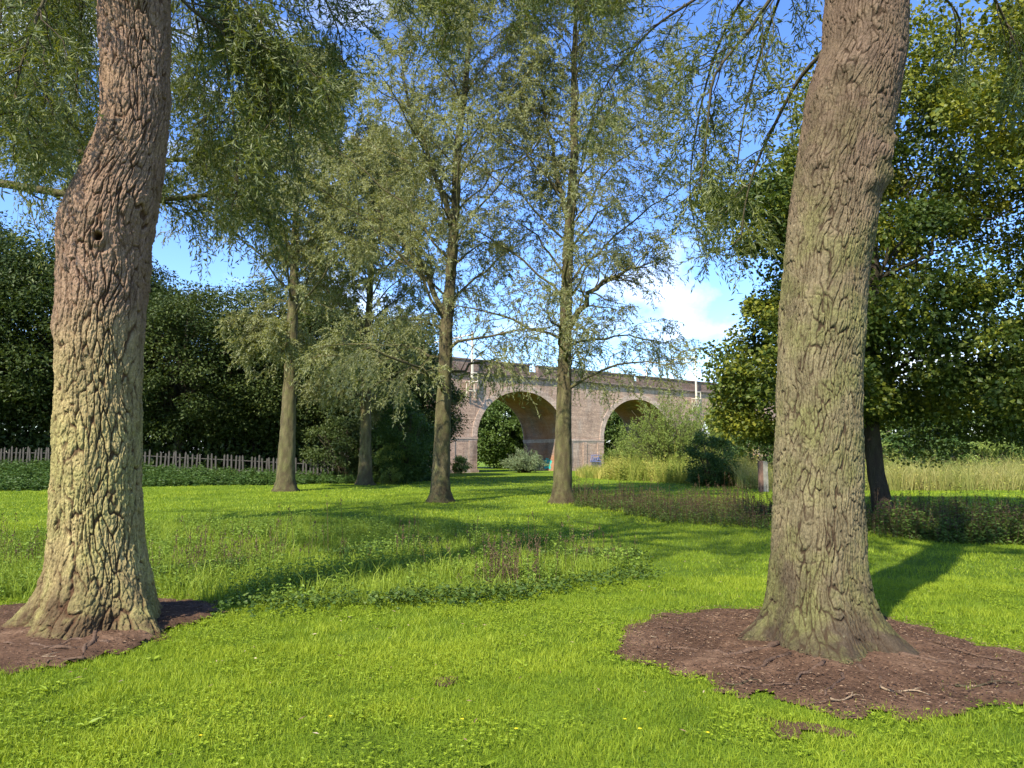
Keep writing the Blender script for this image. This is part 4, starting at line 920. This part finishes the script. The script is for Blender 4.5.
def stalk_patch(pts_fn, n, h0, h1, mbl, mbs, leafL=.07, nl=9, seedheads=.5, seed=1, sr=.004):
    """upright stems with leaf pairs and brown seed heads"""
    x, y = pts_fn(n); n = len(x); h = (h0 + (h1 - h0) * rng.uniform(0, 1, n) ** 1.5) * np.clip(1 + 1.5 * fbm2(x, y, .9, 3, 41.0), .3, 1.9); z = ground_z(x, y)
    lean = rng.normal(size=(n, 2)) * .12
    if mbl is not None:
        for k in range(nl):
            t = (k + .7) / (nl + .5); th = k * 1.57 + rng.uniform(0, 1.2, n)
            for s in (0, math.pi):
                leaves(mbl, np.stack([x + lean[:, 0] * h * t, y + lean[:, 1] * h * t, z + h * t], -1), np.stack([np.cos(th + s), np.sin(th + s), rng.uniform(-.5, .25, n)], -1), leafL * (1.25 - .6 * t) * rng.uniform(.7, 1.3, n), leafL * .5, rng.uniform(.1, .9, n) * (.6 + .4 * t), flat=.6)
    P = np.stack([x, y, z], -1); T = np.stack([x + lean[:, 0] * h, y + lean[:, 1] * h, z + h * 1.02], -1)
    for ang in (0, 1.57):
        S = np.array([math.cos(ang), math.sin(ang), 0]) * sr
        mbs.add(np.stack([P - S, P + S, T + S * .6, T - S * .6], 1), np.arange(n * 4).reshape(n, 4), np.repeat(rng.uniform(.2, .9, n), 4))
    k = rng.uniform(size=n) < seedheads; Tk = T[k]; m = len(Tk)
    if m:
        for q in range(10):
            o = rng.normal(size=(m, 3)) * np.array([.012, .012, .05]) - np.array([0, 0, .06]); leaves(mbs, Tk + o, rng.normal(size=(m, 3)) * .5 + [0, 0, 1], .035, .014, rng.uniform(0, 1, m))
def strip(front, back):
    f = px_poly(front); bk = px_poly(back); poly = np.vstack([f, bk[::-1]])
    def fn(n):
        x = rng.uniform(poly[:, 0].min(), poly[:, 0].max(), n * 3); y = rng.uniform(poly[:, 1].min(), poly[:, 1].max(), n * 3); a, b_ = wob(x, y, 1.1, .8); k = in_poly(a, b_, poly); return x[k][:n], y[k][:n]
    return fn
bw = MB(); bws = MB()
def longfn(n):
    x = rng.uniform(lo[0], hi[0], n * 3); y = rng.uniform(lo[1], hi[1], n * 3); d = fbm2(x, y, 1.3, 3, 61.1); k = long_mask(x, y) & ~soil_mask(x, y) & (d > .0); return x[k][:n], y[k][:n]
stalk_patch(longfn, 7000, .10, .36, bw, bws, leafL=.055, nl=6, seedheads=0, sr=.002)
tag(bw.build('meadow_weeds', M['weed_leaf']), 'bushy green weeds growing among the long grass left of centre', 'weeds', kind='stuff')
tag(bws.build('weed_stems', M['nettle']), 'thin stems of the weeds among the long grass', 'stems', kind='stuff')
ln = MB(); ls = MB()
s1 = strip([(575, 507), (620, 513), (680, 524), (740, 529), (800, 531), (870, 536), (940, 543), (1000, 545), (1100, 545)], [(575, 499), (650, 503), (720, 506), (800, 510), (880, 514), (950, 518), (1030, 521), (1130, 523)])
stalk_patch(s1, 4600, .08, .46, ln, ls, leafL=.065, nl=6, seedheads=.3)
stalk_patch(s1, 1500, .3, .66, None, ls, seedheads=1.0)
s1b = strip([(880, 534), (940, 543), (1000, 545), (1100, 545)], [(880, 526), (950, 528), (1030, 532), (1130, 533)])
stalk_patch(s1b, 1500, .2, .6, ln, ls, leafL=.09, nl=8, seedheads=.3)
tag(ln.build('nettles', M['nettle']), 'dark strip of nettles around the maple trunk and left of the right willow', 'nettles', kind='stuff')
tag(ls.build('seeding_stalks', M['seed_stalk']), 'brown seeding stalks standing in the nettle strip', 'stalks', kind='stuff')
ls2 = MB()
for (px, py, w, n) in [(503, 585, .45, 90), (250, 565, .7, 40), (300, 560, .5, 15), (545, 575, .6, 15), (195, 575, .6, 50), (430, 560, 1.2, 40), (595, 560, .8, 30), (20, 570, .6, 40)]:
    c = gnd(px, py)
    stalk_patch(lambda m, c=c, w=w: (c[0] + rng.normal(size=m) * w * .5, c[1] + rng.normal(size=m) * w * .5), n, .25, .62, None, ls2, seedheads=.9, sr=.003)
tag(ls2.build('dock_stalks', M['seed_stalk']), 'reddish brown dock stalks rising from the long grass', 'stalks', kind='stuff')
# nettle verge along the fence
nv = MB(); nvs = MB()
s2 = strip([(-90, 492), (0, 492), (150, 489), (280, 487), (360, 484), (432, 481)], [(-90, 482.0), (0, 481.6), (150, 481.4), (280, 480.8), (360, 479), (440, 477)])
stalk_patch(s2, 6500, .18, .5, nv, nvs, leafL=.18, nl=7, seedheads=.0, sr=.01)
tag(nv.build('nettle_verge', M['dark_bush_leaf']), 'green nettle verge growing along the foot of the paling fence', 'nettles', kind='stuff')
tag(nvs.build('nettle_stems', M['nettle']), 'stems of the nettle verge by the paling fence', 'stems', kind='stuff')
# understorey that closes the wood at its edge
us = MB()
n = 60000; x = rng.uniform(-48, -7, n); y = 49 + rng.uniform(0, 9, n) + np.maximum(0, (x + 20)) * .35; z = ground_z(x, y) + rng.uniform(0, 1, n) ** 1.3 * (5.2 + 2.2 * fbm2(x, y, 3, 2, 3.3))
leaves(us, np.stack([x, y, z], -1), rng.normal(size=(n, 3)) + [0, 0, -.2], rng.uniform(.25, .45, n), rng.uniform(.15, .28, n), rng.uniform(0, .7, n), flat=.4)
tag(us.build('undergrowth', M['dark_leaf']), 'dark undergrowth beneath the woodland behind the fence', 'undergrowth', kind='stuff')
# dry grass and golden herbs
dg = MB(); gh = MB()
def herb(fn, n, h0, h1, mbx, wd=.03):
    x, y = fn(n); n = len(x); d = fbm2(x, y, 2.5, 2, 8.8); h = rng.uniform(h0, h1, n) * np.clip(1 + 1.1 * d + .5 * fbm2(x, y, .7, 2, 3.8), .25, 1.8)
    blades(mbx, x, y, ground_z(x, y), h, rng.uniform(wd * .5, wd, n), rng.uniform(.1, .8, n), np.clip(rng.uniform(.1, .9, n) + .8 * fbm2(x, y, 1.7, 3, 28.8), 0, 1), True)
herb(strip([(735, 489), (800, 490), (870, 491), (940, 491), (1030, 491), (1150, 491)], [(735, 481), (800, 481), (870, 482), (1030, 482), (1150, 482)]), 26000, .6, 1.25, dg)
stalk_patch(strip([(735, 489), (800, 490), (870, 491), (940, 491), (1030, 491), (1150, 491)], [(735, 481), (800, 481), (870, 482), (1030, 482), (1150, 482)]), 1500, .5, 1.4, gh, dg, leafL=.13, nl=7, seedheads=.8, sr=.008)
herb(strip([(612, 480), (640, 481), (690, 484), (750, 487)], [(612, 475), (640, 475), (690, 477), (750, 479)]), 16000, .7, 1.45, gh, .03)
stalk_patch(strip([(605, 480), (640, 481), (690, 484), (750, 487)], [(605, 474), (640, 474), (690, 476), (750, 478)]), 2600, .7, 1.5, gh, gh, leafL=.16, nl=8, seedheads=.8, sr=.01)
herb(strip([(580, 478), (600, 479), (622, 480)], [(580, 475), (600, 475), (622, 475)]), 6000, .3, .8, gh, .04)
tag(dg.build('dry_grass', M['dry_grass']), 'tall straw coloured grass beyond the right willow', 'grass', kind='stuff')
tag(gh.build('golden_herbs', M['golden_herb']), 'tall golden green herbs at the foot of the farther arch bushes', 'herbs', kind='stuff')

# ------------------------------------------------------------------ litter, twigs and surface roots
rng = np.random.default_rng(111)
lt = MB()
for poly, n in ((SOIL_L, 4500), (SOIL_R, 11000)):
    lo_, hi_ = poly.min(0), poly.max(0); x = rng.uniform(lo_[0], hi_[0], n * 2); y = rng.uniform(lo_[1], hi_[1], n * 2); k = soil_mask(x, y); x, y = x[k][:n], y[k][:n]; n = len(x); th = rng.uniform(0, 6.28, n)
    leaves(lt, np.stack([x, y, ground_z(x, y) + .03 + rng.uniform(0, .03, n) + .08 * np.exp(-np.minimum(np.hypot(x - TL[0], y - TL[1]), np.hypot(x - TR[0], y - TR[1])) ** 2 / .9)], -1), np.stack([np.cos(th), np.sin(th), rng.uniform(-.15, .25, n)], -1), rng.uniform(.008, .045, n), rng.uniform(.004, .012, n), rng.beta(1.2, 2.2, n), flat=.8)
tag(lt.build('leaf_litter', M['litter']), 'bark chips and dry leaf litter on the bare earth', 'litter', kind='stuff')
def root_tube(tree, base, pts, r):
    p = [np.array([*gnd(a, b_), 0.0]) - base for a, b_ in pts]; o = []
    for t in np.linspace(0, len(p) - 1, 16):
        i_ = min(int(t), len(p) - 2); q = p[i_] * (1 - t + i_) + p[i_ + 1] * (t - i_); q = q + rng.normal(size=3) * .008; dd_ = np.linalg.norm(q[:2]); q[2] = .022 + .10 * math.exp(-(dd_ / .95) ** 2) + r * .35; q[2] += .008 * math.sin(t * 9 + r * 900) - .004; q[:2] += .03 * np.array([math.sin(t * 5 + r * 500), math.cos(t * 4 + r * 700)]); o.append(q)
    b = MB(); b.tube(np.array(o), np.linspace(r, r * .3, 16) * (1 + .25 * np.sin(np.arange(16) * 1.9)), 6); b.build('root', M['root_bark'], tree, True)
for pts, r in [([(100, 640), (85, 656), (40, 655), (0, 652)], .022), ([(95, 648), (80, 664), (45, 668)], .018), ([(160, 615), (190, 613), (210, 609)], .016), ([(110, 650), (70, 650), (30, 660), (-20, 664)], .014), ([(120, 640), (150, 632), (180, 620)], .014)]:
    root_tube(treeL, baseL, pts, r)
for pts, r in [([(780, 655), (740, 662), (690, 655), (650, 652)], .022), ([(790, 665), (750, 675), (700, 668)], .018), ([(900, 665), (950, 672), (1010, 676)], .02), ([(860, 675), (880, 688), (900, 700)], .02), ([(820, 672), (800, 688), (760, 690)], .015), ([(930, 650), (970, 660), (1020, 668)], .014), ([(840, 680), (830, 700), (810, 708)], .013), ([(720, 640), (690, 635), (660, 630)], .013)]:
    root_tube(treeR, baseR, pts, r)
def fallen(px, py, ang, ln_, r, lab, pale):
    c = gnd(px, py); root = empty('fallen_twig', (c[0], c[1], .04), ang); tag(root, lab, 'twig', 'fallen twigs on the bare earth')
    b = MB(); p = np.array([(t * ln_, .04 * ln_ * math.sin(t * 5), .012 * math.sin(t * 7)) for t in np.linspace(-.5, .5, 9)]); b.tube(p, np.linspace(r, r * .4, 9), 6)
    b.tube(np.array([p[5], p[5] + [ln_ * .12, ln_ * .12, .01], p[5] + [ln_ * .2, ln_ * .26, .006]]), [r * .6, r * .4, r * .2], 6)
    b.build('stick', M['stick'] if pale else M['twig_bark'], root, True)
fallen(12, 652, .9, .42, .013, 'forked pale stick lying at the left edge of the bare earth', True)
fallen(30, 664, .05, .5, .010, 'long pale twig lying flat just below the forked stick', True)
fallen(848, 704, .2, .26, .008, 'pale curled twig at the front edge of the right earth patch', True)
fallen(905, 697, -.6, .30, .009, 'short twig right of the curled twig, before the right willow', True)
fallen(665, 640, .3, .28, .008, 'small twig near the left tip of the right earth patch', True)
fallen(985, 690, .1, .45, .010, 'long twig at the right end of the right earth patch', False)
fallen(745, 688, .2, .3, .008, 'dark twig on the earth left of the curled twig', False)
